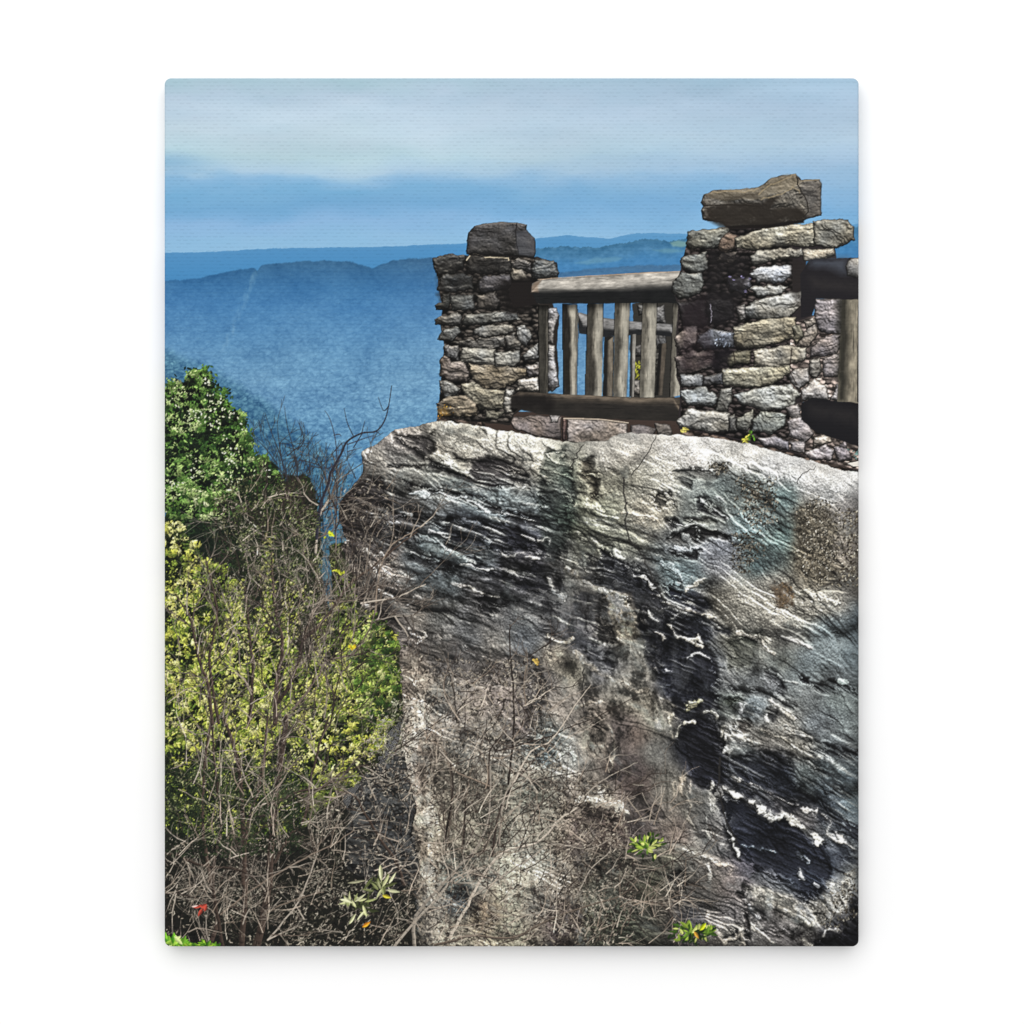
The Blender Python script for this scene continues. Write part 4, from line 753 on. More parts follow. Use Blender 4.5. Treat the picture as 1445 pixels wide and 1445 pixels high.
LIGHT = [(vA, ((530, 215), (600, 262), (660, 300), (745, 342)), 4, (172, 166, 150)), (vA, ((300, 600), (340, 595), (410, 612)), 7, (142, 142, 142)), (vA, ((340, 535), (420, 560)), 6, (130, 132, 132)), (vA, ((520, 648), (580, 660), (640, 672)), 4, (176, 172, 166)),
         (vA, ((430, 440), (500, 445), (580, 440), (650, 478), (720, 468), (800, 490), (850, 540)), 7, (136, 140, 140)), (vA, ((460, 680), (560, 700), (640, 750), (720, 800)), 9, (132, 140, 138)), (vA, ((700, 828), (790, 835), (880, 848)), 5, (180, 174, 162)), (vA, ((905, 750), (960, 768), (1040, 760)), 5, (176, 168, 158)),
         (vA, ((640, 905), (700, 925), (740, 930)), 4, (182, 172, 162)), (vA, ((740, 930), (830, 980), (900, 1000)), 4, (164, 156, 142)), (vA, ((1030, 660), (1080, 690)), 4, (176, 170, 164)), (vA, ((1110, 690), (1150, 680), (1170, 700)), 4, (160, 154, 144)), (vA, ((1050, 790), (1120, 800)), 5, (172, 164, 152)),
         (vA, ((160, 1045), (210, 1060)), 4, (176, 164, 150)), (vA, ((150, 740), (220, 770), (260, 760)), 5, (196, 184, 168)), (vA, ((270, 960), (330, 1000)), 6, (198, 186, 170)), (vA, ((410, 1010), (440, 990), (470, 1020)), 4, (170, 160, 150)), (vA, ((40, 720), (70, 700)), 5, (190, 180, 170)),
         (vA, ((200, 205), (160, 230), (190, 270)), 5, (160, 152, 140)), (vA, ((1280, 500), (1360, 510), (1445, 530)), 4, (168, 162, 138)), (vA, ((1300, 650), (1380, 690), (1445, 740)), 4, (158, 154, 134)), (vA, ((1250, 840), (1350, 890), (1445, 950)), 6, (172, 160, 140)), (vA, ((1150, 900), (1180, 960), (1240, 1000)), 5, (150, 144, 134)),
         (vA, ((1180, 1080), (1260, 1130)), 5, (164, 156, 142)),
         (vB, ((560, 430), (640, 480), (705, 518)), 4, (160, 162, 160)), (vB, ((440, 565), (540, 572), (640, 598)), 3, (166, 164, 154)), (vB, ((380, 690), (460, 680), (540, 690)), 7, (148, 152, 154)), (vB, ((370, 770), (430, 800), (500, 860)), 9, (150, 162, 164)), (vB, ((380, 985), (440, 1020), (520, 1040), (600, 1055), (700, 1100)), 6, (200, 188, 168)), (vB, ((500, 920), (540, 880), (575, 840)), 5, (184, 176, 160)),
         (vB, ((430, 1160), (500, 1180), (560, 1217)), 5, (196, 184, 164)), (vB, ((770, 1135), (860, 1160), (930, 1190)), 6, (206, 196, 176)), (vB, ((1020, 1185), (1140, 1215)), 5, (182, 176, 166)), (vB, ((190, 820), (260, 850), (310, 900)), 5, (196, 190, 176)), (vB, ((100, 710), (170, 740)), 5, (190, 186, 168)), (vB, ((160, 500), (240, 520), (330, 530)), 8, (176, 160, 136)), (vB, ((0, 510), (120, 530)), 6, (158, 156, 130)),
         (vB, ((670, 430), (695, 440)), 5, (168, 170, 170)), (vB, ((0, 905), (60, 920), (110, 960)), 6, (190, 178, 152)), (vB, ((90, 960), (150, 1000), (130, 1080)), 14, (196, 178, 150)), (vB, ((300, 1040), (360, 1080)), 5, (168, 162, 148)), (vB, ((1060, 930), (1160, 940), (1280, 990)), 10, (190, 180, 160)),
         (vC, ((930, 60), (1000, 90), (1060, 70)), 6, (186, 170, 144)), (vC, ((1080, 170), (1180, 230), (1260, 290), (1350, 340)), 6, (178, 164, 144)), (vC, ((1100, 480), (1180, 450), (1240, 440)), 6, (168, 152, 132)), (vC, ((1280, 560), (1300, 700), (1280, 840)), 5, (176, 160, 138)), (vC, ((1160, 680), (1230, 690)), 6, (180, 166, 142)),
         (vC, ((1130, 990), (1200, 985), (1300, 1000), (1360, 1060)), 7, (186, 176, 158)), (vC, ((1220, 910), (1245, 930)), 6, (186, 176, 160)), (vC, ((130, 10), (220, 40), (210, 90)), 4, (176, 164, 150)), (vC, ((140, 40), (200, 70), (180, 100)), 3, (186, 174, 160)), (vC, ((190, 350), (210, 420)), 8, (176, 160, 138)), (vC, ((990, 760), (1060, 700), (1100, 760)), 8, (146, 146, 134)), (vC, ((760, 690), (880, 650), (930, 640)), 5, (138, 134, 122)),
         (vD, ((300, 60), (370, 80), (430, 75), (450, 100)), 6, (208, 198, 180)), (vD, ((180, 40), (230, 60), (240, 100)), 5, (190, 178, 160)), (vD, ((290, 0), (300, 50)), 4, (196, 184, 164)), (vD, ((390, 200), (430, 190), (480, 215)), 4, (176, 172, 168)), (vD, ((250, 260), (290, 270)), 5, (176, 174, 176)), 
         (vD, ((0, 345), (60, 380), (130, 390)), 6, (176, 160, 138)), (vD, ((230, 440), (310, 480)), 4, (190, 176, 152)), (vD, ((190, 480), (200, 560), (210, 600)), 7, (176, 166, 146)), (vD, ((290, 520), (280, 590), (285, 660)), 5, (200, 186, 158)), (vD, ((300, 650), (340, 600), (400, 570)), 5, (190, 180, 158)), (vD, ((455, 525), (500, 510), (540, 550)), 7, (176, 170, 154)), (vD, ((360, 490), (430, 460)), 6, (184, 176, 130)),
         (vD, ((660, 40), (780, 70), (840, 140), (880, 165)), 6, (196, 184, 166)), (vD, ((950, 88), (1030, 110), (1100, 135)), 5, (206, 198, 188)), (vD, ((930, 340), (1010, 355)), 3, (160, 158, 152)), (vD, ((860, 455), (910, 500), (1000, 550)), 8, (190, 180, 164)), (vD, ((900, 560), (1000, 620), (1080, 670)), 8, (172, 164, 150)), (vD, ((690, 470), (700, 540)), 7, (160, 160, 158)), (vD, ((710, 465), (700, 500)), 5, (180, 180, 178)),
         (vD, ((570, 660), (640, 640), (700, 660)), 9, (196, 188, 172)), (vD, ((600, 590), (560, 650)), 6, (186, 178, 162)), (vD, ((720, 640), (760, 690)), 5, (176, 166, 150)), (vD, ((780, 630), (880, 650), (1000, 710), (1140, 770)), 6, (172, 162, 144)), (vD, ((820, 540), (830, 570)), 7, (196, 188, 174)), (vD, ((1260, 350), (1300, 340)), 7, (140, 150, 146)), (vD, ((590, 730), (620, 745)), 7, (176, 172, 164)),
         (vD, ((1060, 800), (1150, 850)), 8, (150, 150, 142)), (vD, ((585, 940), (640, 965), (700, 1000)), 8, (214, 206, 190)), (vD, ((600, 1000), (610, 1040)), 4, (160, 160, 160)), (vD, ((735, 1030), (800, 1080), (860, 1125), (920, 1120)), 9, (220, 212, 198)), (vD, ((900, 1120), (1000, 1150), (1080, 1190), (1140, 1240), (1130, 1270)), 10, (216, 208, 194)),
         (vD, ((720, 925), (860, 980), (960, 1040), (1000, 1050)), 4, (170, 162, 156)), (vD, ((1050, 1070), (1105, 1085)), 8, (218, 208, 198)), (vD, ((1140, 1100), (1190, 1150), (1180, 1200), (1270, 1255)), 5, (196, 188, 176)), (vD, ((345, 870), (350, 930), (340, 960)), 7, (190, 174, 152)), (vD, ((310, 920), (310, 980)), 5, (170, 156, 136)), (vD, ((395, 910), (400, 960)), 6, (176, 160, 144)), (vD, ((520, 920), (490, 1010), (490, 1080)), 6, (146, 140, 130)),
         (vD, ((620, 880), (660, 900)), 4, (200, 192, 180)), (vD, ((340, 1080), (400, 1180)), 5, (150, 142, 128)), 
         (vF, ((1100, 350), (1180, 395), (1250, 440)), 5, (190, 182, 172)), (vF, ((640, 420), (720, 440), (820, 450)), 5, (98, 108, 116)), (vF, ((950, 450), (960, 480), (985, 520)), 4, (110, 118, 126)), (vF, ((1000, 620), (1030, 630)), 5, (150, 150, 152)), (vF, ((930, 540), (950, 600)), 5, (140, 140, 140)),
         (vF, ((1000, 840), (960, 800)), 10, (204, 194, 174)), (vF, ((680, 760), (720, 800), (750, 810)), 5, (170, 166, 164)), (vF, ((960, 920), (1000, 960)), 7, (206, 196, 180)),
         (vF, ((1070, 910), (1100, 870), (1180, 890)), 4, (170, 164, 158)), (vF, ((690, 850), (740, 890), (820, 950)), 5, (184, 172, 156)), (vF, ((440, 490), (480, 510)), 6, (206, 196, 176)), (vF, ((500, 530), (580, 560), (570, 590)), 7, (176, 156, 136)), (vF, ((450, 540), (460, 600)), 5, (180, 172, 160)), (vF, ((310, 60), (320, 130)), 6, (186, 168, 146)), (vF, ((350, 130), (355, 220)), 4, (160, 148, 130)), (vF, ((340, 290), (370, 330)), 5, (166, 154, 136)),
         (vF, ((550, 300), (590, 400), (610, 470)), 5, (150, 146, 136)), (vF, ((470, 760), (500, 860), (540, 930)), 5, (150, 136, 120)), (vF, ((540, 940), (620, 880), (640, 950)), 7, (176, 162, 142)), (vF, ((330, 430), (400, 470)), 7, (160, 146, 126)), (vF, ((470, 200), (440, 300), (460, 380)), 4, (140, 136, 126)),
         (vE, ((1100, 200), (1240, 200), (1340, 215), (1390, 270)), 8, (190, 178, 158)), (vE, ((1230, 130), (1245, 150)), 7, (196, 186, 172))]


def paint_cliff():
    s = pbox(CLIFF, 6)
    x, y = XX[s], YY[s]
    wx = x + 2.6 * 2 * fbm(x * .09, y * .09, 2, 4); wy = y + 2.6 * 2 * fbm(x * .09, y * .09, 6, 4)
    d = sdf(wx, wy, CLIFF)
    # broad tones
    gx = x + 22 * fbm(x * .02, y * .03, 1, 4); gy = y + 14 * fbm(x * .02, y * .03, 5, 4)
    q = 4
    xs, ys = gx[::q, ::q], gy[::q, ::q]
    num = np.zeros(xs.shape + (3,), np.float32); den = np.full(xs.shape, 1e-7, np.float32)
    scl = {id(vA): 3.8026, id(vB): 3.8026, id(vC): 4.0139, id(vD): 4.1286, id(vE): 4.0139, id(vF): 3.8026}
    for v, L in TONES:
        for (a, b, r, *c) in L:
            (px, py), = v((a, b)); r = r / scl[id(v)] * .62
            e = np.exp(-np.sqrt((xs - px) ** 2 + (ys - py) ** 2 + 4) / r * 1.15)
            num += e[..., None] * C(*c); den += e
    base = (num / den[..., None]).repeat(q, 0).repeat(q, 1)[:x.shape[0], :x.shape[1]]
    base = np.stack([blur(base[..., i], 2) for i in range(3)], -1)
    img2 = base
    # which way the bedding runs at every place: it dips to the right
    xr = x - 850
    bed = y - .29 * xr - .00042 * np.maximum(xr, 0) ** 2
    # hollows and ledges, with ragged borders that follow the bedding
    rx = x + 22 * fbm(x * .028, bed * .04, 3, 5, .55) + 4 * fbm(x * .2, y * .25, 4, 3)
    ry = y + 20 * fbm(x * .028, bed * .05, 7, 5, .55) + 4 * fbm(x * .2, y * .25, 1, 3)
    # thin beds that run across the face, weathered back to different depths
    bw = bed + 10 * fbm(x * .03, y * .03, 5, 4) + 3 * fbm(x * .12, y * .12, 2, 3)
    S = fbm(x * .011, bw * .085, 6, 4, .55)
    S2 = fbm(x * .02, bw * .17, 3, 3, .55)
    def zone(p, soft):
        return np.clip(sdf(gx[::2, ::2], gy[::2, ::2], p) / soft + .5, 0, 1).repeat(2, 0).repeat(2, 1)[:x.shape[0], :x.shape[1]]
    Z = np.maximum(zone([(505, 650), (600, 640), (700, 665), (790, 720), (790, 870), (700, 880), (560, 860), (500, 790)], 40), .85 * zone([(800, 690), (900, 720), (1000, 820), (1010, 960), (960, 1000), (870, 960), (790, 900)], 50))
    Z = np.maximum(Z, .75 * zone([(1000, 960), (1110, 1000), (1214, 1060), (1214, 1180), (1120, 1150), (1020, 1080)], 50))
    Z = np.maximum(Z, .4 * zone([(530, 610), (700, 615), (790, 650), (700, 660), (560, 650)], 30))
    low = np.clip(-S * 5.5 - .15, 0, 1)
    img2 = img2 * (1 - .62 * Z * low)[..., None]
    ledge = np.clip((S - np.roll(S, 3, 0)) * 9 - .22, 0, 1) * np.clip(.5 + 3 * fbm(x * .03, y * .03, 4, 3), 0, 1) + .7 * np.clip((S2 - np.roll(S2, 2, 0)) * 7 - .25, 0, 1) * np.clip(.3 + 3 * fbm(x * .04, y * .04, 1, 3), 0, 1)
    hol = np.zeros(x.shape, np.float32)
    cf = fbm(rx * .07, (bed + ry - y) * .12, 2, 5, .6)
    chip = np.clip((cf - .06) * 12, 0, 1)
    sx, sy = s[1].start, s[0].start
    for v, p, c, o in DARK:
        c = [q + 7 for q in c]
        p = v(*p)
        b = pbox(p, 12)
        if b is None:
            continue
        b = (slice(max(b[0].start, sy) - sy, max(b[0].stop - sy, 0)), slice(max(b[1].start, sx) - sx, max(b[1].stop - sx, 0)))
        dd = sdf(rx[b], ry[b], p)
        a = np.clip(dd / (5.5 + 12 * np.clip(fbm(rx[b] * .03, ry[b] * .03, 5, 2) + .1, 0, 1)) + .6, 0, 1) * min(1, o * 1.0) * np.clip(1.02 - .5 * np.clip(fbm(rx[b] * .05, ry[b] * .09, 4, 4) * 3 - .2, 0, 1), 0, 1)
        a = a * (1 - .92 * chip[b] * np.clip(1.5 - dd / 11, .16, 1)) * (1 - .55 * np.clip(ledge[b] * 1.4, 0, 1)) * (1 - .3 * np.clip(fbm(x[b] * .02, bw[b] * .06, 1, 4) * 5, 0, 1))
        img2[b] = img2[b] * (1 - a[..., None]) + C(*c) * (1 + .7 * fbm(rx[b] * .02, ry[b] * .03, 1, 3))[..., None] * a[..., None]
        hol[b] = np.maximum(hol[b], a)
    img2 = img2 + (np.clip(ledge * Z, 0, 1) * .8)[..., None] * (np.array((.54, .53, .50), np.float32) - img2)
    # the long jagged cleft from under the lip down to the foot, and the fold between the two noses; sunlit patches are painted in too
    for p, cc, o in (([(845, 772), (905, 800), (940, 846), (990, 893), (1014, 950), (1010, 1005), (1026, 1060), (1012, 1115), (985, 1092), (958, 1040), (948, 985), (912, 930), (898, 872), (856, 822)], (31, 31, 38), .82),
                     ([(768, 640), (800, 625), (806, 700), (800, 770), (782, 790), (766, 760), (752, 700)], (58, 66, 60), .6),
                     ([(775, 770), (800, 775), (790, 860), (776, 930), (764, 900), (762, 830)], (40, 38, 40), .6),
                     ([(1020, 1070), (1070, 1075), (1130, 1110), (1214, 1165), (1214, 1186), (1130, 1142), (1060, 1105)], (40, 42, 50), .75),
                     ([(560, 880), (640, 900), (760, 930), (770, 975), (640, 960), (575, 940)], (74, 68, 64), .5),
                     (vB((600, 920), (760, 880), (1000, 850), (1150, 960), (1290, 980), (1260, 1050), (1100, 1120), (900, 1130), (760, 1140), (640, 1050)), (186, 177, 160), .6),
                     ([(566, 905), (598, 930), (606, 1050), (622, 1200), (644, 1335), (596, 1335), (600, 1200), (582, 1080), (568, 1000)], (158, 141, 122), .5),
                     (vF((655, 655), (760, 655), (900, 685), (955, 745), (1040, 700), (1100, 610), (1170, 600), (1230, 560), (1200, 760), (1080, 850), (980, 860), (860, 790), (720, 760)), (168, 159, 143), .75),
                     (vF((680, 560), (800, 590), (900, 630), (960, 700), (920, 690), (780, 650), (690, 620)), (92, 94, 98), .6),
                     (vB((90, 930), (200, 950), (240, 1060), (200, 1180), (110, 1200), (80, 1060)), (170, 154, 128), .5)):
        b = pbox(p, 12)
        b = (slice(max(b[0].start, sy) - sy, max(b[0].stop - sy, 0)), slice(max(b[1].start, sx) - sx, max(b[1].stop - sx, 0)))
        dd = sdf(rx[b], ry[b], p)
        a = np.clip(dd / 7 + .5, 0, 1) * o * (1 - .9 * chip[b] * np.clip(1.4 - dd / 16, .2, 1)) * (1 - .5 * np.clip(ledge[b] * 1.3, 0, 1))
        img2[b] = img2[b] * (1 - a[..., None]) + C(*cc) * a[..., None]
        if cc[0] < 100:
            hol[b] = np.maximum(hol[b], a * .8)
    led = np.zeros(x.shape, np.float32)
    for v, p, w, c in LIGHT:
        w *= .8; c = [q * .93 for q in c]
        p = smooth(v(*p), 4)
        b = pbox(p, w + 12)
        if b is None:
            continue
        b = (slice(max(b[0].start, sy) - sy, max(b[0].stop - sy, 0)), slice(max(b[1].start, sx) - sx, max(b[1].stop - sx, 0)))
        X_, Y_ = rx[b], ry[b]
        dm = np.full(X_.shape, 1e9, np.float32)
        for i in range(len(p) - 1):
            (ax, ay), (bx, by) = p[i], p[i + 1]
            ex, ey = bx - ax, by - ay
            t = np.clip(((X_ - ax) * ex + (Y_ - ay) * ey) / (ex * ex + ey * ey + 1e-6), 0, 1)
            dm = np.minimum(dm, np.hypot(X_ - ax - ex * t, Y_ - ay - ey * t))
        hw = w * .56 * (.85 + 2.6 * fbm(X_ * .07, Y_ * .08, 5, 3) + 1.2 * fbm(X_ * .25, Y_ * .25, 2, 2)) - .3
        a = np.clip((hw - dm) / 2.4 + .5, 0, 1)
        a = np.maximum(a, .4 * np.clip(1 - dm / (w * 1.1), 0, 1))
        img2[b] = img2[b] * (1 - a[..., None]) + C(*c) * (1 + .5 * fbm(X_ * .1, Y_ * .1, 1, 3))[..., None] * a[..., None]
        hol[b] *= 1 - a
        led[b] = np.maximum(led[b], a)
    # relief of the surface: broken beds, pits, grain
    w_ = bed
    smoothtop = np.clip(1 - (d - 6) / 26, 0, 1) * np.clip((x - 700) / 120, 0, 1)
    teal = np.clip((x - 1010) / 90, 0, 1) * np.clip((y - 850) / 60, 0, 1) * np.clip((1180 - y) / 60, 0, 1)
    veg = np.clip((840 - x + .25 * (y - 1000)) / 90, 0, 1) * np.clip((y - 900) / 90, 0, 1)
    calm = (1 - .75 * smoothtop) * (1 - .4 * teal)
    qx = x + 26 * fbm(x * .022, y * .022, 3, 4); qy = w_ + 22 * fbm(x * .02, y * .024, 6, 4)

    def steps(f, k, e):                       # eroded beds: flat treads with short broken risers
        f = f * k
        n_ = np.floor(f)
        return n_ + np.clip((f - n_) / e, 0, 1)
    vert = np.maximum(zone([(780, 770), (880, 820), (960, 960), (990, 1180), (900, 1150), (820, 1130), (775, 900)], 50), .8 * zone([(560, 900), (770, 900), (800, 1335), (590, 1335)], 60))
    pm = np.clip(.42 + 3.4 * fbm(x * .013, y * .015, 2, 3), .04, 1)        # where the face is broken, where it is whole
    h = 9 * steps(fbm(qx * .009, qy * .022, 1, 3, .45), 8, .2) * (.25 + .75 * pm) * (1 - .7 * smoothtop)
    h += 2.6 * steps(fbm(qx * .022, qy * .042, 4, 3, .5), 7, .3) * pm * calm
    h += 26 * fbm(x * .016, y * .02, 5, 3) + 7 * fbm(qx * .045, qy * .06, 7, 4, .55) * calm * (.35 + .65 * pm)
    c1, _ = cells(qx * .085 + fbm(x * .1, y * .1, 2), qy * .12 + fbm(x * .1, y * .1, 5), 3)
    pits = np.clip(3.2 * fbm(x * .018, y * .02, 4, 3) + .12, 0, 1) * calm
    h -= 7 * np.clip(.5 - c1, 0, 1) * pits
    h += (4.4 * fbm(x * .13, y * .15, 7, 3, .6) * (.3 + .7 * pm) + 2.3 * fbm(x * .42, y * .42, 2, 2)) * (1 - .5 * smoothtop)
    h += veg * (3.6 * ridged(x * .15, y * .11, 4, 3) + 1.5 * fbm(x * .6, y * .6, 3, 2)) + 1.7 * vn(x * .8, y * .8, 3)
    h += 20 * np.sqrt(np.clip(d / 30, 0, 1))
    dome = np.zeros(x.shape, np.float32)
    for bx, by, ra, rb, bh in ((650, 715, 165, 150, 62), (905, 745, 118, 170, 66), (1120, 760, 150, 150, 60), (1130, 1010, 150, 120, 50), (870, 1010, 90, 150, 44), (690, 1080, 140, 240, 46), (960, 1240, 110, 160, 40), (1130, 1290, 110, 70, 40)):
        dome = np.maximum(dome, bh * np.sqrt(np.clip(1 - ((gx - bx) / ra) ** 2 - ((gy - by) / rb) ** 2, 0, 1)))
    h += blur(dome, 5)
    h -= 6 * blur(hol, 1); h += 4 * led; h += Z * (5 * S * 2.2 + 1.6 * S2)
    h = h * (1 - .3 * hol) * (1 - .62 * vert) + vert * (8 * ridged(x * .07 + 2 * fbm(x * .02, y * .02, 3), y * .022, 5, 4, .6) + 6 * fbm(x * .06, y * .05, 1, 5, .6))
    nx, ny, nz = normals(h * .5)
    sl = np.array((.36, -.76, .5)); sl /= np.linalg.norm(sl)
    dif = np.clip(nx * sl[0] + ny * sl[1] + nz * sl[2], 0, 1)
    cav = np.clip((h - blur(h, 3)) * .062, -.22, .34) + np.clip((h - blur(h, 14)) * .02, -.28, .25)
    lit = .50 + .58 * dif / .55 + cav
    lit = lit * (1 - .5 * hol) + .5 * hol * (.5 + .4 * lit)
    col = img2 * lit[..., None]
    hi = np.clip(dif - .72, 0, 1) * 1.6 * (1 - .85 * smoothtop) * (1 - .85 * hol) * (1 - .6 * teal) * np.clip(img2.mean(-1) * 2.6 - .25, 0, 1)
    col = col + hi[..., None] * np.array((.50, .46, .38), np.float32)
    hue = fbm(x * .018, y * .02, 6, 4)[..., None] * np.array((.12, .02, -.14), np.float32) * (.45 * np.clip(img2.mean(-1), .15, .6))[..., None]
    # honeycomb weathering: pale lace of harder stone round small dark pits
    zl = np.maximum(zone([(775, 770), (880, 800), (985, 900), (1000, 1000), (950, 1010), (900, 1060), (830, 1080), (790, 1000), (775, 880)], 36), .8 * zone([(1000, 985), (1080, 990), (1170, 1050), (1180, 1090), (1080, 1075), (1000, 1050)], 26))
    zl = np.maximum(zl, .55 * zone([(540, 680), (680, 690), (780, 740), (790, 870), (640, 860), (540, 800)], 40))
    zl = np.maximum(zl, .95 * zone([(1050, 1250), (1130, 1265), (1170, 1240), (1212, 1215), (1205, 1300), (1130, 1335), (1060, 1300)], 20))
    zl = np.maximum(zl, .75 * veg)
    zl = np.maximum(zl, .45 * zone([(780, 1050), (900, 1060), (960, 1180), (900, 1240), (800, 1130)], 40))
    ux, uy = x + 7 * fbm(x * .07, y * .07, 2, 3), bed * .35 + y * .65 + 7 * fbm(x * .07, y * .07, 6, 3)
    lc = ridged(ux * .052, uy * .036, 5, 3, .55) + .5 * fbm(x * .3, y * .25, 4, 2) + .5 * fbm(x * .02, y * .02, 1, 2)
    lace = np.clip((lc - .60) * 5.5, 0, 1)
    lite = np.clip(img2 * 1.55, .40, .72) * (.7 + .45 * dif)[..., None]
    k_ = (zl * lace * (1 - .55 * hol))[..., None] * .62
    col = col * (1 - (.5 * zl * np.clip(1 - lace * 1.6, 0, 1) * np.clip((.56 - lc) * 4, 0, 1)))[..., None]
    col = col * (1 - k_) + lite * k_
    # soot, lichen and water stains
    st = np.clip(fbm(x * .03, y * .028, 3, 5, .6) * 4.2 - .3, 0, 1) * (1 - .8 * smoothtop)
    col = (col + hue) * (1 - .42 * st)[..., None]
    li = np.clip(fbm(qx * .035, qy * .05, 6, 5, .6) * 4.5 - .5, 0, 1) * (1 - hol)
    col = col + li[..., None] * (np.array((.47, .5, .49), np.float32) - col) * .34
    spk = (vn(x * .95, y * .95, 5) - .5) * .2 + (vn(x * .47, y * .47, 1) - .5) * .2 * (1 - .5 * smoothtop)
    col = col * (1 + spk * 1.2)[..., None]
    g = col.mean(-1, keepdims=True)
    col = (g * np.array((.985, 1., 1.005), np.float32) + (col - g) * .72) * (1.05 + .22 * veg * (1 + 2.4 * fbm(x * .035, y * .03, 2, 4)))[..., None] * (1.02 - .17 * smoothtop)[..., None]
    put(s, np.clip(d + .5, 0, 1), np.clip(col, .02, 1), 'cliff')
    # loose block in the shade below the overhang
    stone([(498, 1118), (540, 1072), (570, 1058), (578, 1100), (588, 1140), (580, 1180), (594, 1222), (584, 1250), (540, 1262), (486, 1230), (478, 1170)], C(60, 60, 57), 'cliff', R=16, rough=1.6, strata=.6)
    # cracks
    for v, p, w in ((vB, ((150, 310), (165, 480), (170, 620), (250, 720), (300, 840), (340, 920), (380, 990)), 2.6), (vD, ((560, 780), (550, 950), (600, 1140), (660, 1280)), 3.2), (vC, ((1140, 250), (1130, 420), (1150, 560)), 2), (vF, ((190, 210), (250, 300), (330, 350)), 2),
                    (vB, ((200, 300), (280, 180), (320, 100)), 1.6), (vB, ((1080, 340), (1110, 300), (1180, 260)), 1.4), (vA, ((1270, 310), (1300, 240), (1340, 180)), 2), (vB, ((640, 280), (740, 300), (900, 340)), 1.4)):
        stroke(v(*p), w, w * .6, C(46, 44, 42), None, 0, 1.1, .75)
    # scales of lichen
    for v, p, n, lum in ((vB, ((1075, 440), (1170, 420), (1290, 450), (1300, 620), (1270, 880), (1180, 930), (1060, 780), (1090, 600)), 520, 1), (vB, ((740, 340), (800, 300), (980, 340), (970, 540), (890, 610), (760, 520)), 240, .95), (vB, ((730, 640), (860, 610), (910, 700), (860, 800), (740, 830)), 170, .75),
                         (vB, ((1290, 480), (1420, 500), (1420, 900), (1300, 880)), 230, 1), (vB, ((600, 250), (700, 235), (720, 290), (620, 310)), 60, .9), (vF, ((1100, 620), (1250, 540), (1240, 760), (1160, 880), (1060, 840)), 170, .8)):
        p = v(*p)
        for i in range(4):
            flecks(p, n // 4, C(62, 57, 49) * lum, (1.2, 3.2), 1., var=.4)
            flecks(p, n // 5, C(128, 121, 106) * lum, (1, 2.8), .8, var=.45)
        flecks(p, n // 3, C(186, 180, 166) * lum, (.9, 2.2), .7)
    shading_or_stain(vB((945, 900), (1040, 880), (1065, 1000), (980, 1025)), C(88, 72, 56), .7)
    flecks(vB((945, 890), (1040, 870), (1070, 1000), (980, 1025)), 150, C(100, 84, 64), (1, 2.6), .8, var=.5)
    stone(vD((365, 490), (375, 465), (430, 450), (432, 480), (395, 500)), C(176, 168, 116), 'cliff', R=3)


# ---- plants
def patch_leaves(p, n, cols, l, w, name, seed, f=.045, dark=.35, ang=None, thin=False):
    """Many small leaves, lit in clumps."""
    xs = [q[0] for q in p]; ys = [q[1] for q in p]
    N = int(n)
    P = np.stack([rng.uniform(min(xs), max(xs), N), rng.uniform(min(ys), max(ys), N)], -1).astype(np.float32)
    wob = 14 * fbm(P[:, 0] * .05, P[:, 1] * .05, seed + 3, 3)
    ok = sdf(P[:, 0] + wob, P[:, 1] + wob, p) > 0
    P = P[ok]
    cl = np.clip(.5 + 1.9 * fbm(P[:, 0] * f, P[:, 1] * f * 1.2, seed, 4) - dark * .4, 0, 1)
    k = np.clip(cl + rng.normal(0, .2, len(P)), 0, .999)
    o = np.argsort(k + rng.normal(0, .22, len(P)))
    kp = rng.random(len(P)) < np.clip((cl - .28) * 2.6, 0, 1) if thin else np.ones(len(P), bool)
    for i in o:
        if not kp[i]:
            continue
        c = k[i] * (len(cols) - 1)
        j = int(c); c = C(*cols[j]) * (1 - c + j) + C(*cols[j + 1]) * (c - j)
        leaf(P[i, 0], P[i, 1], rng.uniform(*l), rng.uniform(*w), rng.uniform(0, 3.14) if ang is None else rng.normal(ang, .6), c * rng.uniform(.85, 1.15), name)


def clumps(p, n, cols, l, w, name, r=(6, 14), m=(10, 26), seed=0, out=0):
    """sprays of leaves that share a tone; some stand out over the edge"""
    xs = [q[0] for q in p]; ys = [q[1] for q in p]
    P = np.stack([rng.uniform(min(xs), max(xs), n), rng.uniform(min(ys), max(ys), n)], -1).astype(np.float32)
    ok = sdf(P[:, 0], P[:, 1], p) > -out
    g = fbm(P[:, 0] * .02, P[:, 1] * .02, seed, 3)
    for (x, y), o, q in zip(P, ok, g):
        if not o or q < -.16:
            continue
        k = np.clip(rng.random() * .8 + q * 1.2, 0, .999) * (len(cols) - 1)
        j = int(k); col = C(*cols[j]) * (1 - k + j) + C(*cols[j + 1]) * (k - j)
        R_ = rng.uniform(*r); an = rng.uniform(0, 3.14)
        ex = rng.uniform(.45, 1)
        for i in range(rng.integers(*m)):
            u, v = rng.normal(0, .5, 2) * R_
            v *= ex
            yy = y + u * np.sin(an) + v * np.cos(an)
            sh = 1.15 - .5 * np.clip((yy - y) / R_ + .4, 0, 1)
            leaf(x + u * np.cos(an) - v * np.sin(an), yy, rng.uniform(*l), rng.uniform(*w), rng.uniform(0, 3.14), col * sh * rng.uniform(.75, 1.2), name)


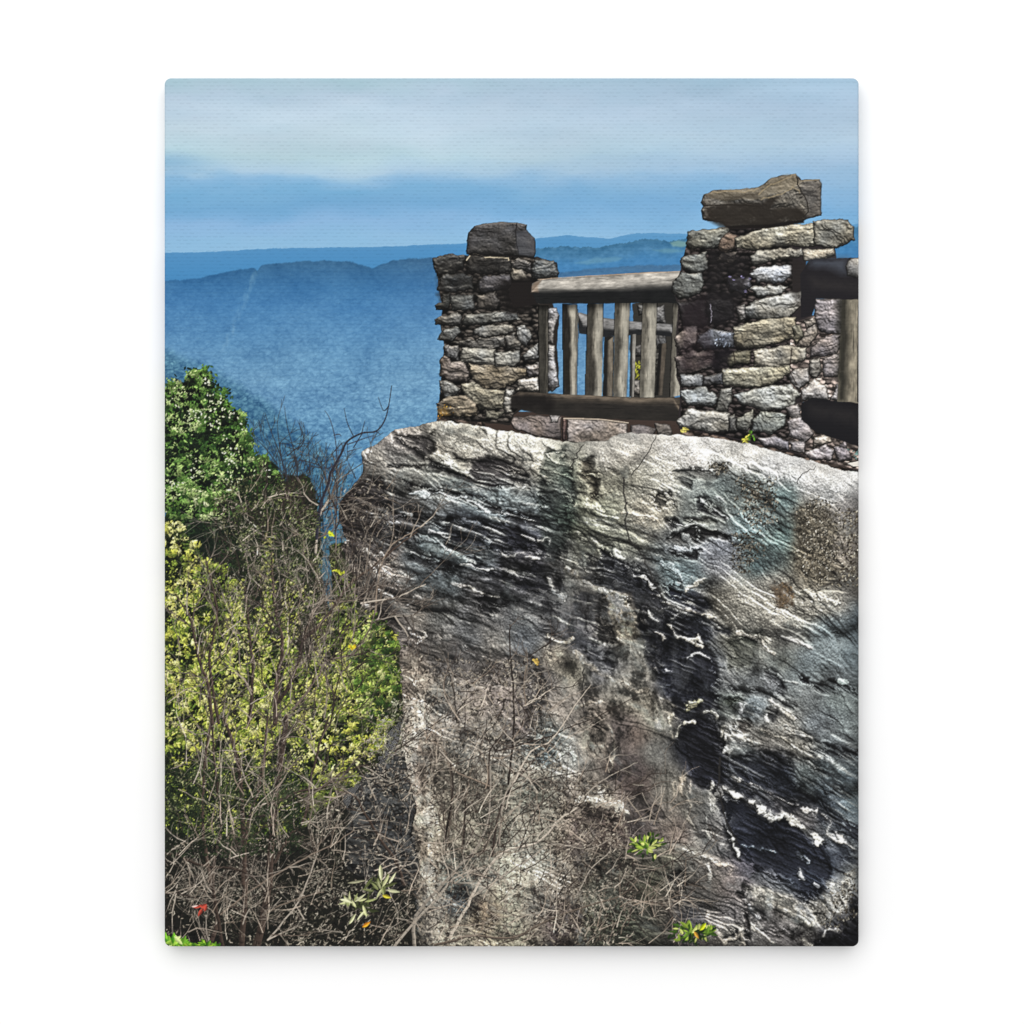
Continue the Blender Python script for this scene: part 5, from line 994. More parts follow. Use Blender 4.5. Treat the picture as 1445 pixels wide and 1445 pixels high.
TREE = vT((40, 770), (85, 690), (150, 690), (180, 650), (215, 628), (250, 630), (272, 690), (285, 745), (300, 760), (322, 745), (345, 790), (350, 820), (400, 840), (430, 900), (455, 960), (470, 1010), (480, 1050), (540, 1060), (590, 1100), (620, 1150), (690, 1140),
          (740, 1135), (770, 1190), (790, 1260), (800, 1340), (795, 1450)) + [(452, 790), (440, 880), (330, 900), (232, 860)]
BUSH = [(228, 735), (252, 738), (268, 765), (290, 790), (322, 800), (345, 856), (390, 912), (440, 920), (468, 886), (476, 800), (482, 768), (488, 800), (500, 862), (520, 876), (545, 880), (558, 905), (563, 960), (560, 1010), (530, 1080), (480, 1120), (440, 1180), (380, 1200), (300, 1190), (228, 1200)]


def paint_plants():
    n = 'tree'
    poly(TREE, C(24, 34, 25), n, 9, .09, 3)
    patch_leaves(TREE, 9000, ((15, 22, 17), (24, 36, 24), (38, 56, 33), (60, 84, 46)), (1.8, 3.6), (.8, 1.5), n, 2, .05, .3)
    up = [q for q in TREE if q[1] < 655] + [(400, 700), (300, 730), (228, 720)]
    clumps(up, 620, ((18, 30, 18), (36, 60, 30), (66, 98, 44), (98, 132, 60)), (2., 4.2), (.9, 1.7), n, (6, 13), (12, 26), 2, 3)
    clumps(up, 560, ((52, 82, 38), (96, 130, 62), (150, 174, 104), (206, 214, 164)), (1.6, 3.6), (.8, 1.4), n, (4, 9), (6, 16), 5, 4)
    clumps(up, 300, ((10, 15, 12), (20, 30, 20), (26, 36, 24)), (1.4, 3.2), (.9, 1.7), n, (4, 10), (8, 18), 1)
    patch_leaves(up, 1500, ((98, 130, 66), (146, 170, 102), (204, 214, 168), (230, 234, 206)), (1.2, 2.6), (.6, 1.1), n, 4, .04, .2, None, True)
    lo = [(300, 690), (370, 660), (440, 680), (452, 740), (450, 860), (380, 880), (300, 800)]
    patch_leaves(lo, 3000, ((22, 25, 20), (46, 50, 34), (92, 94, 64), (160, 156, 122)), (1.1, 2.6), (.6, 1.1), n, 1, .07, .6)
    n = 'bush'
    poly(BUSH, C(38, 46, 28), n, 8, .06, 4)
    patch_leaves(BUSH, 15000, ((20, 27, 17), (40, 50, 26), (76, 92, 42), (118, 134, 62)), (1.6, 3.4), (.8, 1.4), n, 3, .035, .3)
    clumps(BUSH, 1500, ((34, 44, 24), (70, 88, 40), (110, 126, 58), (150, 160, 80)), (1.6, 3.8), (.7, 1.5), n, (5, 12), (8, 22), 3)
    clumps(BUSH, 1500, ((84, 104, 44), (136, 152, 62), (180, 188, 86), (212, 212, 128)), (1.5, 3.8), (.7, 1.5), n, (3, 9), (5, 16), 6)
    clumps(BUSH, 760, ((12, 16, 11), (24, 30, 19), (40, 48, 28)), (1.4, 3), (.8, 1.6), n, (4, 11), (8, 22), 2)
    for p, m in (([(228, 735), (256, 738), (284, 760), (292, 800), (270, 850), (228, 860)], 90), ([(232, 860), (340, 840), (400, 960), (380, 1060), (240, 1080)], 300), ([(430, 960), (520, 930), (540, 1060), (470, 1110), (410, 1080)], 240), ([(455, 840), (500, 860), (560, 900), (556, 980), (480, 940)], 130)):
        clumps(p, m, ((140, 152, 56), (190, 190, 84), (222, 220, 140), (228, 226, 150)), (1.6, 4.), (.7, 1.5), n, (3, 9), (5, 14), 4)
    tang = [(330, 720), (400, 680), (450, 720), (455, 830), (420, 900), (350, 880)]
    poly(tang, C(27, 33, 24), None, 14, .05, 26, .6)
    patch_leaves(tang, 3800, ((18, 23, 17), (38, 46, 30), (78, 86, 54), (150, 154, 112)), (1., 2.6), (.5, 1.1), n, 2, .06, .4)
    for k in range(42):
        x, y = rng.uniform(236, 540), rng.uniform(860, 1100)
        st = [(x, y)]
        for i in range(5):
            st.append((st[-1][0] + rng.normal(2, 5), st[-1][1] - rng.uniform(12, 24)))
        for q in smooth(st, 4):
            for i in range(3):
                leaf(q[0] + rng.normal(0, 4.5), q[1] + rng.normal(0, 3), rng.uniform(2.2, 4.8), rng.uniform(1, 1.9), rng.uniform(0, 3.1), C(*((96, 118, 46), (146, 160, 64), (188, 194, 92), (214, 212, 132))[rng.integers(4)]) * rng.uniform(.8, 1.12), n)
    clumps(BUSH, 420, ((14, 18, 12), (28, 35, 21), (50, 60, 32)), (1.4, 2.8), (.7, 1.4), n, (3, 8), (6, 15), 7)
    fr = [(505, 885), (545, 882), (560, 910), (562, 1000), (520, 1020), (490, 960)]
    patch_leaves(fr, 500, ((18, 26, 17), (34, 50, 26), (56, 78, 38)), (1.8, 4.), (.9, 1.8), n, 2, .07, .45)
    clumps(fr, 190, ((34, 52, 26), (70, 96, 42), (132, 152, 66), (208, 212, 140)), (2., 4.8), (1., 2.), n, (4, 10), (6, 16), 3)
    patch_leaves([(232, 1060), (440, 1060), (440, 1180), (300, 1195), (232, 1200)], 4200, ((18, 24, 16), (38, 48, 29), (80, 92, 56), (170, 172, 122)), (1.2, 2.8), (.6, 1.2), n, 4, .05, .5)
    # dark ground below
    n = 'undergrowth'
    GR = [(228, 1165), (300, 1190), (380, 1185), (440, 1160), (480, 1120), (492, 1150), (486, 1220), (530, 1262), (590, 1250), (580, 1340), (228, 1340)]
    poly(GR, C(30, 30, 26), n, 8, .05, 6, .94)
    patch_leaves(GR, 7000, ((15, 16, 13), (26, 27, 22), (56, 54, 45), (150, 144, 128)), (1., 2.8), (.5, 1.1), n, 6, .04, .15)
    # dry heath clinging to the foot of the rock
    n = 'dry_shrub'
    for p, m in (([(556, 900), (600, 900), (610, 1100), (640, 1335), (585, 1335), (590, 1200), (566, 1010)], 1300), ([(600, 930), (760, 930), (800, 1100), (790, 1335), (610, 1335)], 5000), ([(790, 1080), (860, 1110), (900, 1180), (890, 1335), (780, 1335)], 2300), ([(480, 1090), (570, 1040), (592, 1180), (585, 1335), (400, 1335), (420, 1230)], 2200),
                 ([(515, 1000), (582, 980), (588, 1090), (560, 1120), (505, 1110)], 600), ([(478, 690), (540, 660), (560, 760), (530, 860), (490, 820)], 420), ([(232, 1180), (420, 1170), (430, 1335), (232, 1335)], 800), ([(300, 700), (440, 690), (450, 850), (400, 940), (330, 860)], 700)):
        xs = [q[0] for q in p]; ys = [q[1] for q in p]
        P = np.stack([rng.uniform(min(xs), max(xs), m), rng.uniform(min(ys), max(ys), m)], -1).astype(np.float32)
        ok = sdf(P[:, 0], P[:, 1], p) > 0
        cl = fbm(P[:, 0] * .04, P[:, 1] * .04, 3, 3)
        for (x, y), o, k in zip(P, ok, cl):
            if not o:
                continue
            a = rng.uniform(0, 6.28); L = rng.uniform(2.5, 7); b = a + rng.normal(0, .9)
            v = rng.random() + k * .8
            c = (C(40, 34, 31) if v < .5 else C(96, 85, 74) if v < .58 else C(158, 147, 130) if v < .8 else C(200, 190, 172)) * rng.uniform(.8, 1.15)
            x1, y1 = x + np.cos(a) * L * .5, y + np.sin(a) * L * .5
            w = rng.uniform(.8, 1.4)
            seg(x, y, x1, y1, w, w, c, n if x > 500 else None, 0, .8); seg(x1, y1, x1 + np.cos(b) * L * .5, y1 + np.sin(b) * L * .5, w, .7, c, None, 0, .8)
    # ---- bare shrubs: main stems, back to front
    n = 'bare_shrub'
    up = -np.pi / 2
    for i in range(30):
        x, y = rng.uniform(240, 470), rng.uniform(900, 1200)
        branch(x, y, up + rng.normal(0, .45), rng.uniform(70, 150), rng.uniform(1., 1.8), 2, n, .8, .14, .03)
    for i in range(46):
        x, y = rng.uniform(330, 455), rng.uniform(740, 900)
        branch(x, y, up + rng.normal(0, .6), rng.uniform(40, 100), rng.uniform(.8, 1.3), 2, n, .8, .16, .03, dark=rng.random() < .8)
    for i in range(26):
        x, y = rng.uniform(360, 470), rng.uniform(700, 770)
        branch(x, y, up + rng.normal(.1, .35), rng.uniform(50, 105), 1.3, 2, n, .6, .12, .02, dark=True)
    T = [(vG, ((280, 1240), (330, 1100), (290, 850), (255, 600), (260, 300), (300, 0)), 6, 3.2), (vG, ((360, 1240), (320, 1000), (310, 820), (350, 560), (320, 300), (300, 0)), 5, 2.6), (vG, ((460, 1240), (480, 950), (470, 600), (450, 300), (400, 100), (360, 0)), 8, 4), (vG, ((540, 1240), (600, 950), (620, 700), (650, 400), (690, 100), (700, 0)), 11, 6), (vG, ((470, 900), (490, 600), (570, 300), (600, 0)), 5, 3),
         (vG, ((640, 780), (720, 640), (800, 540), (830, 350), (880, 150), (930, 0)), 4, 2.5), (vG, ((600, 1200), (760, 1000), (860, 760), (870, 650)), 3, 1.6), (vG, ((620, 640), (640, 480), (780, 400), (900, 380), (1000, 300), (1140, 260)), 4, 1.6), (vG, ((540, 540), (640, 510), (780, 410)), 3.4, 2), (vG, ((1330, 900), (1290, 780), (1200, 650), (1120, 520), (1060, 420), (960, 400)), 5, 2),
         (vG, ((350, 1060), (560, 900), (800, 760), (960, 680), (1060, 610)), 3, 1.6), (vG, ((50, 740), (130, 750), (250, 800), (440, 820), (540, 880)), 4, 2.2), (vG, ((50, 945), (130, 950), (220, 975), (300, 995)), 2.6, 1.6), (vG, ((560, 1070), (700, 1000), (850, 950), (900, 940)), 2.6, 1.6),
         (vH, ((300, 1217), (280, 1000), (240, 900), (210, 760), (180, 640), (110, 530)), 5, 2), (vH, ((340, 1217), (290, 900), (310, 740), (330, 600), (290, 430), (270, 330)), 4, 2), (vH, ((500, 1217), (520, 1000), (510, 800), (490, 600), (480, 480)), 5, 2), (vH, ((640, 1217), (650, 1000), (680, 800), (640, 600), (620, 300)), 7, 2.4), (vH, ((660, 1100), (740, 960), (800, 740), (860, 600), (930, 540)), 5, 2),
         (vH, ((740, 1140), (860, 980), (920, 880), (1060, 840), (1150, 700), (1190, 560)), 3.4, 1.6), (vH, ((800, 760), (920, 640), (1040, 470), (1160, 380), (1280, 280), (1400, 190)), 4, 1.6), (vH, ((1180, 620), (1200, 400), (1260, 270), (1340, 210), (1440, 150)), 2.6, 1.2), (vH, ((1100, 570), (1280, 540), (1380, 500), (1445, 470)), 2.4, 1.2), (vH, ((1180, 660), (1300, 640), (1445, 630)), 2, 1.1), (vH, ((840, 1000), (880, 900), (1000, 720), (1040, 620), (1080, 540), (1150, 500)), 2.6, 1.3),
         (vH, ((940, 1210), (960, 1060), (1000, 900), (980, 700), (985, 560)), 2.6, 1.3), (vH, ((860, 300), (870, 120), (930, 20), (950, 0)), 3.4, 2.4), (vH, ((965, 290), (968, 120), (970, 0)), 2, 1.6)]
    for v, p, w0, w1 in T:
        q = v(*p)
        c = C(66, 55, 48) if w0 > 3.5 else twig_col(*q[len(q) // 2])
        stroke(q, w0, w1, c * rng.uniform(.85, 1.2), n, .55, .5)
        if w0 > 6:
            for k in range(60):
                i = rng.integers(0, len(q) - 1); t = rng.random()
                a, b = q[i], q[i + 1]
                x, y = a[0] + (b[0] - a[0]) * t + rng.normal(0, w0 * .22), a[1] + (b[1] - a[1]) * t
                seg(x, y, x + rng.normal(0, .6), y - rng.uniform(2, 7), 1, .8, (C(130, 118, 104) if rng.random() < .5 else C(36, 30, 27)), None, 0, .6)
        for k in range(int(3 + 1.1 * w0)):
            i = rng.integers(1, len(q)); a, b = q[i - 1], q[i]; t = rng.random()
            an = np.arctan2(b[1] - a[1], b[0] - a[0])
            branch(a[0] + (b[0] - a[0]) * t, a[1] + (b[1] - a[1]) * t, an + rng.choice((-1, 1)) * rng.uniform(.35, .9), rng.uniform(34, 90), rng.uniform(1.2, 2.2), 2, n, .7, .14, .03)
    for k in range(50):          # pale dead twigs across the foot of the thicket
        x, y = rng.uniform(232, 580), rng.uniform(1010, 1335)
        branch(x, y, rng.choice((0, np.pi)) + rng.normal(-.2, .7), rng.uniform(22, 70), rng.uniform(1., 1.9), 1, n, .8, .18, .03, (1, 3), dark=rng.random() < .2)
    # the branch that reaches over the valley
    n = 'reaching_branch'
    B = C(50, 50, 60)
    stroke(vT((780, 1440), (800, 1280), (840, 1170), (850, 1120), (900, 1030), (930, 970), (1000, 930), (1070, 920), (1110, 870), (1130, 800), (1145, 700)), 4.2, 1, B, n, .5)
    for p in (((960, 945), (930, 880), (915, 810)), ((1130, 800), (1105, 820), (1080, 755)), ((1000, 930), (1015, 870)), ((930, 985), (1000, 960), (1060, 940)), ((880, 1050), (870, 950), (845, 860), (820, 820)), ((860, 1090), (830, 1100), (760, 1090)), ((1070, 920), (1090, 935)), ((930, 1020), (1000, 1000)), ((1000, 935), (960, 1000), (985, 960)), ((865, 940), (890, 935), (900, 945))):
        stroke(vT(*p), 1.7, .8, B * rng.uniform(.9, 1.3), n, .3)
    stroke(vT((870, 1440), (880, 1200), (860, 1120), (890, 1060)), 2, 1, B * .9, n, .3)
    n = 'bare_shrub'
    for p in (((640, 1160), (610, 1050), (560, 920), (530, 830)), ((690, 1160), (680, 1050), (640, 900), (625, 800)), ((690, 1010), (720, 960), (690, 870)), ((620, 1100), (600, 980), (590, 880)), ((590, 1080), (530, 1000), (470, 940)), ((700, 1060), (780, 1080), (800, 1100)), ((970, 1150), (930, 1060)), ((750, 1130), (740, 980)), ((640, 1040), (690, 1000), (740, 990))):
        q = vT(*p)
        stroke(q, 2, .8, C(52, 54, 62), n, .2)
        for k in range(3):
            x, y = q[rng.integers(0, len(q))]
            branch(x, y, -1.6 + rng.normal(0, .8), rng.uniform(15, 34), .9, 1, n, .6, .1, .02, (1, 3), True)
    # ---- twigs in front of the rock
    n = 'rock_shrub'
    T = [(vE, ((180, 1030), (190, 850), (340, 670), (440, 560), (540, 450), (600, 280), (610, 0)), 5, 2), (vE, ((60, 1030), (200, 860), (300, 760), (400, 640), (560, 580), (640, 600), (740, 690)), 3.6, 1.6), (vE, ((380, 970), (480, 790), (580, 600), (700, 480), (880, 430), (1000, 300), (1080, 250), (1140, 170)), 4, 1.5), (vE, ((300, 1010), (400, 990), (500, 960), (740, 970), (900, 890), (1040, 830), (1340, 735), (1445, 640)), 4, 1.8),
         (vE, ((510, 740), (700, 610), (840, 520), (960, 440), (1160, 470), (1290, 410)), 3, 1.2), (vE, ((360, 470), (390, 250), (380, 0)), 3, 1.6), (vE, ((450, 480), (470, 200), (480, 120)), 2.6, 1.4), (vE, ((620, 500), (660, 260), (740, 100), (830, 0)), 3.2, 1.6), (vE, ((770, 480), (860, 260), (1000, 130)), 1.8, 1), (vE, ((650, 430), (720, 320), (860, 200)), 2, 1), (vE, ((1340, 735), (1445, 770)), 2.4, 1.4), (vE, ((1100, 730), (1180, 580), (1280, 490), (1290, 420)), 2.4, 1.2),
         (vE, ((480, 300), (520, 380), (580, 415)), 2.4, 1.2), (vE, ((830, 820), (960, 880), (1000, 870)), 2, 1.2), (vE, ((940, 810), (1030, 680)), 1.8, 1), (vE, ((1120, 300), (1180, 380), (1230, 440)), 2, 1.1), (vE, ((140, 560), (190, 550), (215, 640)), 2.4, 1.4), (vE, ((0, 640), (60, 580), (130, 560)), 2.4, 1.4), (vE, ((100, 620), (60, 460), (0, 380)), 3, 1.6),
         (vC, ((710, 900), (740, 650), (740, 400), (720, 100), (720, 0)), 3.2, 1.3), (vC, ((600, 920), (610, 720), (700, 600)), 3, 1.6), (vC, ((600, 915), (400, 820), (340, 700), (250, 640)), 3, 1.3), (vC, ((640, 720), (590, 630), (590, 540)), 2.2, 1.1), (vC, ((640, 720), (850, 660), (960, 630), (1060, 580), (1220, 520), (1445, 400)), 2.6, 1), (vC, ((740, 900), (840, 720), (960, 650), (1090, 460), (1180, 340)), 2.8, 1), (vC, ((700, 960), (880, 880), (1100, 840), (1300, 800)), 2, 1),
         (vC, ((800, 460), (870, 420), (980, 440)), 2, 1), (vC, ((810, 460), (800, 330), (820, 200), (810, 130)), 2, .9), (vC, ((760, 400), (840, 290), (940, 260)), 2, 1), (vC, ((830, 180), (920, 120), (950, 100)), 1.6, .9), (vC, ((810, 460), (900, 400), (1000, 340)), 1.8, .9), (vC, ((420, 560), (400, 350), (360, 250)), 2.2, 1), (vC, ((0, 760), (130, 680), (300, 560), (400, 500)), 2.2, 1), (vC, ((0, 840), (60, 700), (130, 640)), 2, 1), (vC, ((20, 920), (130, 870), (330, 760)), 2, 1),
         (vC, ((390, 1000), (400, 900), (380, 760)), 3, 2), (vC, ((350, 1240), (390, 1000)), 3.4, 3), (vC, ((460, 1240), (470, 1000)), 3, 2.4), (vC, ((660, 1240), (680, 1000), (760, 850)), 3, 2), (vC, ((1150, 960), (1220, 900), (1300, 850), (1445, 780)), 2.2, 1), (vC, ((1150, 960), (1090, 880)), 1.6, 1), (vC, ((1200, 960), (1350, 960), (1420, 1000)), 2, 1), (vC, ((1300, 960), (1380, 860)), 1.6, .9), (vC, ((700, 420), (640, 560), (560, 620)), 1.8, 1),
         (vF, ((0, 490), (130, 490), (300, 460), (340, 490), (440, 460), (500, 395)), 2.4, 1.2), (vF, ((0, 640), (80, 590), (200, 540), (300, 490)), 2.2, 1.3), (vF, ((0, 700), (130, 730), (240, 720), (330, 640), (460, 610)), 2.6, 1.2), (vF, ((240, 720), (300, 690), (380, 710)), 2, 1), (vF, ((330, 640), (335, 500)), 2, 1.2), (vF, ((200, 740), (260, 800), (280, 900), (270, 960)), 2.2, 1.2), (vF, ((0, 770), (40, 720), (180, 740)), 2, 1.2), (vF, ((60, 600), (140, 640), (200, 690)), 1.8, 1),
         (vF, ((0, 110), (100, 80), (150, 40), (230, 40)), 1.8, .9), (vF, ((0, 155), (80, 150), (200, 100)), 1.6, .9), (vF, ((40, 500), (75, 560), (70, 600)), 1.8, 1), (vF, ((270, 820), (340, 860)), 1.8, 1), (vF, ((220, 410), (300, 410), (350, 420)), 1.6, 1)]
    for v, p, w0, w1 in T:
        q = v(*p)
        stroke(q, w0, w1, twig_col(*q[len(q) // 2], None if w0 < 3 else rng.random() < .5), n, .5, .4)
        for k in range(int(2 + .9 * w0)):
            i = rng.integers(1, len(q)); a, b = q[i - 1], q[i]; t = rng.random()
            an = np.arctan2(b[1] - a[1], b[0] - a[0])
            branch(a[0] + (b[0] - a[0]) * t, a[1] + (b[1] - a[1]) * t, an + rng.choice((-1, 1)) * rng.uniform(.4, 1.), rng.uniform(20, 58), rng.uniform(1, 1.6), 1, n, .8, .16, .02, (1, 4))
    for k in range(60):
        x, y = rng.uniform(580, 860), rng.uniform(960, 1335)
        if x > 760 and y < 1050:
            continue
        branch(x, y, up + rng.normal(.2, .9), rng.uniform(20, 60), rng.uniform(.9, 1.5), 1, n, .8, .16, .02, (1, 3))
    for k in range(26):
        x, y = rng.uniform(480, 560), rng.uniform(680, 900)
        branch(x, y, up + rng.normal(.4, .6), rng.uniform(16, 50), rng.uniform(.9, 1.4), 1, n, .8, .2, .02, (1, 3))
    def pale(n_, xr_, yr_, L_, sp_=.8, mean=-np.pi / 2, sd=.6, cond=None):
        for k in range(n_):
            x, y = rng.uniform(*xr_), rng.uniform(*yr_)
            if cond and not cond(x, y):
                continue
            branch(x, y, mean + rng.normal(0, sd), rng.uniform(*L_), rng.uniform(.9, 1.5), 1, 'rock_shrub' if x > 560 else 'bare_shrub', sp_, .15, .02, (1, 4), dark=rng.random() < .16, lum=1.22)
    hl_ = patch_leaves
    hl_([(232, 1080), (420, 1090), (430, 1200), (232, 1210)], 2600, ((20, 26, 19), (38, 48, 32), (62, 72, 48)), (1.2, 3), (.6, 1.3), 'bush', 2, .04, .3)
    pale(80, (585, 860), (960, 1335), (24, 74), .8, -1.2, .8, lambda x, y: y > 1060 or x < 760)
    pale(70, (590, 800), (1000, 1335), (30, 90), .7, -1.1, .8)
    pale(60, (840, 960), (1130, 1335), (20, 60), .8, -.9, .9)
    pale(70, (236, 470), (860, 1190), (40, 120), .7, -1.57, .4)
    pale(90, (232, 590), (1110, 1335), (30, 90), .7, -1.2, .9)
    pale(40, (340, 450), (690, 880), (20, 50), .8, -1.5, .7)
    patch_leaves(tang, 1300, ((24, 28, 19), (48, 58, 34), (84, 94, 54), (150, 156, 104)), (1., 2.4), (.5, 1.), 'bush', 5, .06, .4)
    patch_leaves([(540, 1000), (566, 985), (572, 1060), (545, 1075), (528, 1050)], 260, ((60, 62, 50), (120, 118, 96), (186, 184, 160)), (1.2, 3.4), (.6, 1.2), 'bush', 3, .06, .1)
    for k in range(46):
        x, y = rng.uniform(370, 510), rng.uniform(820, 1010)
        branch(x, y, -1.45 + rng.normal(0, .5), rng.uniform(30, 90), rng.uniform(.9, 1.7), 2, 'bare_shrub', .7, .15, .02, dark=rng.random() < .75)
    # ---- small leafy sprigs and colour accents
    def sprig(c, R, m, cols, name, l=(5, 9), w=(1.6, 2.6), flat=.6):
        for i in range(m):
            a = rng.uniform(-np.pi, 0) if rng.random() < .75 else rng.uniform(0, np.pi)
            r = rng.uniform(.05, 1) ** .7 * R
            x, y = c[0] + np.cos(a) * r, c[1] + np.sin(a) * r * flat
            leaf(x, y, rng.uniform(*l), rng.uniform(*w), a + rng.normal(0, .5), C(*cols[rng.integers(len(cols))]) * rng.uniform(.85, 1.15), name, .12)
    G = ((34, 52, 24), (58, 84, 30), (96, 128, 44), (138, 162, 62), (196, 204, 116))
    sprig(vF((125, 440))[0], 27, 70, G, 'green_sprig#1', (3, 6.5), (1.2, 2.2), .8)
    sprig(vF((370, 900))[0], 34, 70, G, 'green_sprig#2', (4, 8.5), (1.4, 2.6), .5)
    leaf(*vF((390, 905))[0], 6, 2.2, 1.0, C(206, 152, 56), 'green_sprig#2'); leaf(*vF((425, 860))[0], 7, 3, -.9, C(190, 206, 40), 'green_sprig#2')
    R = ((84, 90, 54), (140, 146, 96), (190, 192, 142), (206, 206, 164), (60, 66, 40))
    sprig(vG((1220, 920))[0], 24, 22, R, 'pale_sprig', (6, 11), (1.5, 2.4), .7)
    sprig(vG((1090, 1010))[0], 22, 22, R, 'pale_sprig', (6, 11), (1.5, 2.4), .8)
    leaf(*vG((1208, 840))[0], 12, 3, 1.5, C(200, 200, 156), 'pale_sprig'); leaf(*vG((1130, 1115))[0], 7, 2.6, -.6, C(236, 150, 44), 'pale_sprig'); leaf(*vG((1240, 965))[0], 7, 2.4, .3, C(196, 180, 60), 'pale_sprig')
    leaf(*vG((1035, 985))[0], 8, 2.2, .6, C(202, 202, 160), 'pale_sprig'); leaf(*vG((1055, 1085))[0], 9, 2.2, -1.0, C(196, 198, 152), 'pale_sprig'); leaf(*vG((1080, 885))[0], 14, 1.8, -.15, C(150, 148, 120), 'pale_sprig')
    sprig(vG((100, 1215))[0], 21, 40, ((70, 130, 30), (120, 180, 50), (170, 214, 80), (214, 232, 150)), 'green_sprig#3', (5, 9), (2, 3.2), .5)
    sprig(vG((250, 1228))[0], 25, 26, ((60, 110, 26), (110, 160, 40), (150, 186, 60)), 'green_sprig#3', (3, 6), (1.4, 2.2), .22)
    for p, a, l in ((vG((225, 1018))[0], -.1, 7), (vG((255, 1020))[0], .5, 6), (vG((268, 1028))[0], 1.9, 5), (vG((240, 1050))[0], 2.1, 7), (vG((262, 1012))[0], -.4, 4)):
        leaf(*p, l, 2.4, a, C(158, 66, 52) * rng.uniform(.85, 1.15), 'red_leaf')
    leaf(*vG((210, 1016))[0], 5, 1.3, -.15, C(226, 200, 190), 'red_leaf')
    for c, col in ((vR((210, 1205))[0], C(220, 206, 110)), (vR((488, 1245))[0], C(214, 206, 84)), (vC((868, 220))[0], C(206, 172, 92)), (vH((932, 200))[0], C(196, 210, 50)), (vH((985, 405))[0], C(206, 214, 70)), (vH((1052, 805))[0], C(226, 200, 50))):
        for k in range(9):
            leaf(c[0] + rng.normal(0, 3.2), c[1] + rng.normal(0, 2.2), rng.uniform(1.8, 3.8), rng.uniform(1, 1.8), rng.uniform(0, 3), col * rng.uniform(.75, 1.12), 'yellow_leaf#%d' % c[0])
    for k in range(9):
        c = vR((508, 1225))[0]
        leaf(c[0] + rng.normal(0, 2.4), c[1] + rng.normal(0, 4), rng.uniform(1.8, 3.4), 1.2, rng.uniform(0, 3), C(84, 124, 44) * rng.uniform(.7, 1.3), 'yellow_leaf#1051')


def finish():
    """the print's slightly crisp reproduction"""
    global img
    b = np.stack([blur(img[..., i], 1) for i in range(3)], -1)
    b2 = np.stack([blur(img[..., i], 12) for i in range(3)], -1)
    img = np.clip(img + .35 * (img - b) + .06 * (img - b2), .015, 1)


def paint_thicket():
    """deep foliage behind the foot of the overhang"""
    q = [(318, 770), (436, 770), (452, 812), (470, 872), (506, 890), (490, 970), (350, 970)]
    poly(q, C(36, 36, 27), 'bush', 4, .08, 3)
    patch_leaves(q, 3600, ((20, 24, 16), (44, 50, 30), (88, 92, 54), (160, 162, 112)), (1.1, 2.8), (.6, 1.2), 'bush', 4, .06, .5)
    p = [(466, 770), (486, 764), (520, 840), (580, 880), (590, 1010), (470, 1010)]
    poly(p, C(34, 40, 26), 'bush', 6, .08, 3)
    patch_leaves(p, 2600, ((22, 30, 18), (48, 58, 30), (96, 108, 54), (176, 184, 110)), (1.2, 3), (.6, 1.3), 'bush', 3, .06, .5)


def paint_all():
    paint_sky(); paint_hills(); paint_lookout(); paint_thicket(); paint_cliff(); paint_plants(); finish()

# ------------------------------------------------------------------ the canvas
paint_all()
lin = np.where(img <= .04045, img / 12.92, ((img + .055) / 1.055) ** 2.4) * (.82 / FACE_LIGHT)
RC, RE = 9.0, 3.4            # radius of the corners and of the rolled front edge, in pixels

cm, N, L, P = material('printed_canvas')
P.inputs['Roughness'].default_value = .8
P.inputs['Specular IOR Level'].default_value = .12


def node(t, **kw):
    n = N.new(t)
    for k, v in kw.items():
        setattr(n, k, v)
    return n


def math_(op, a, b=None, c=None):
    n = node('ShaderNodeMath', operation=op)
    for i, v in enumerate((a, b, c)):
        if v is None:
            continue
        if isinstance(v, (int, float)):
            n.inputs[i].default_value = v
        else:
            L.new(v, n.inputs[i])
    return n.outputs[0]


# threads: weft dashes in a staggered pattern, each with its own thickness
at = node('ShaderNodeAttribute', attribute_name='ink')
tc = node('ShaderNodeTexCoord')
sp = node('ShaderNodeSeparateXYZ'); L.new(tc.outputs['Object'], sp.inputs[0])
gx, gz = math_('DIVIDE', sp.outputs['X'], 9.4 * PX), math_('DIVIDE', sp.outputs['Z'], 4.95 * PX)
row = math_('FLOOR', gz)
ux = math_('ADD', gx, math_('MULTIPLY', math_('MODULO', math_('ABSOLUTE', row), 2), .5))
col = math_('FLOOR', ux)
wn = node('ShaderNodeTexWhiteNoise', noise_dimensions='2D')
cb = node('ShaderNodeCombineXYZ'); L.new(row, cb.inputs[0]); L.new(col, cb.inputs[1]); L.new(cb.outputs[0], wn.inputs['Vector'])
fx, fz = math_('ABSOLUTE', math_('SUBTRACT', math_('FRACT', ux), .5)), math_('ABSOLUTE', math_('SUBTRACT', math_('FRACT', gz), .5))
dash = math_('MULTIPLY', math_('MULTIPLY', math_('SMOOTH_MIN', math_('MAXIMUM', math_('MULTIPLY', math_('SUBTRACT', .40, fx), 8), 0), 1, .3), math_('MINIMUM', math_('MAXIMUM', math_('MULTIPLY', math_('SUBTRACT', .24, fz), 7), 0), 1)), wn.outputs['Value'])
rib = math_('MULTIPLY', math_('COSINE', math_('MULTIPLY', gz, 2 * math.pi)), .22)
hgt = math_('SUBTRACT', rib, dash)
bp = node('ShaderNodeBump'); bp.inputs['Strength'].default_value = .3; bp.inputs['Distance'].default_value = .00035
L.new(hgt, bp.inputs['Height']); L.new(bp.outputs['Normal'], P.inputs['Normal'])
mx = node('ShaderNodeMix', data_type='RGBA', blend_type='MULTIPLY')
mx.inputs[0].default_value = 1
L.new(at.outputs['Color'], mx.inputs[6])
gap = math_('SUBTRACT', 1, math_('MULTIPLY', dash, .08))     # colour slightly darker between the threads
cg = node('ShaderNodeCombineColor')
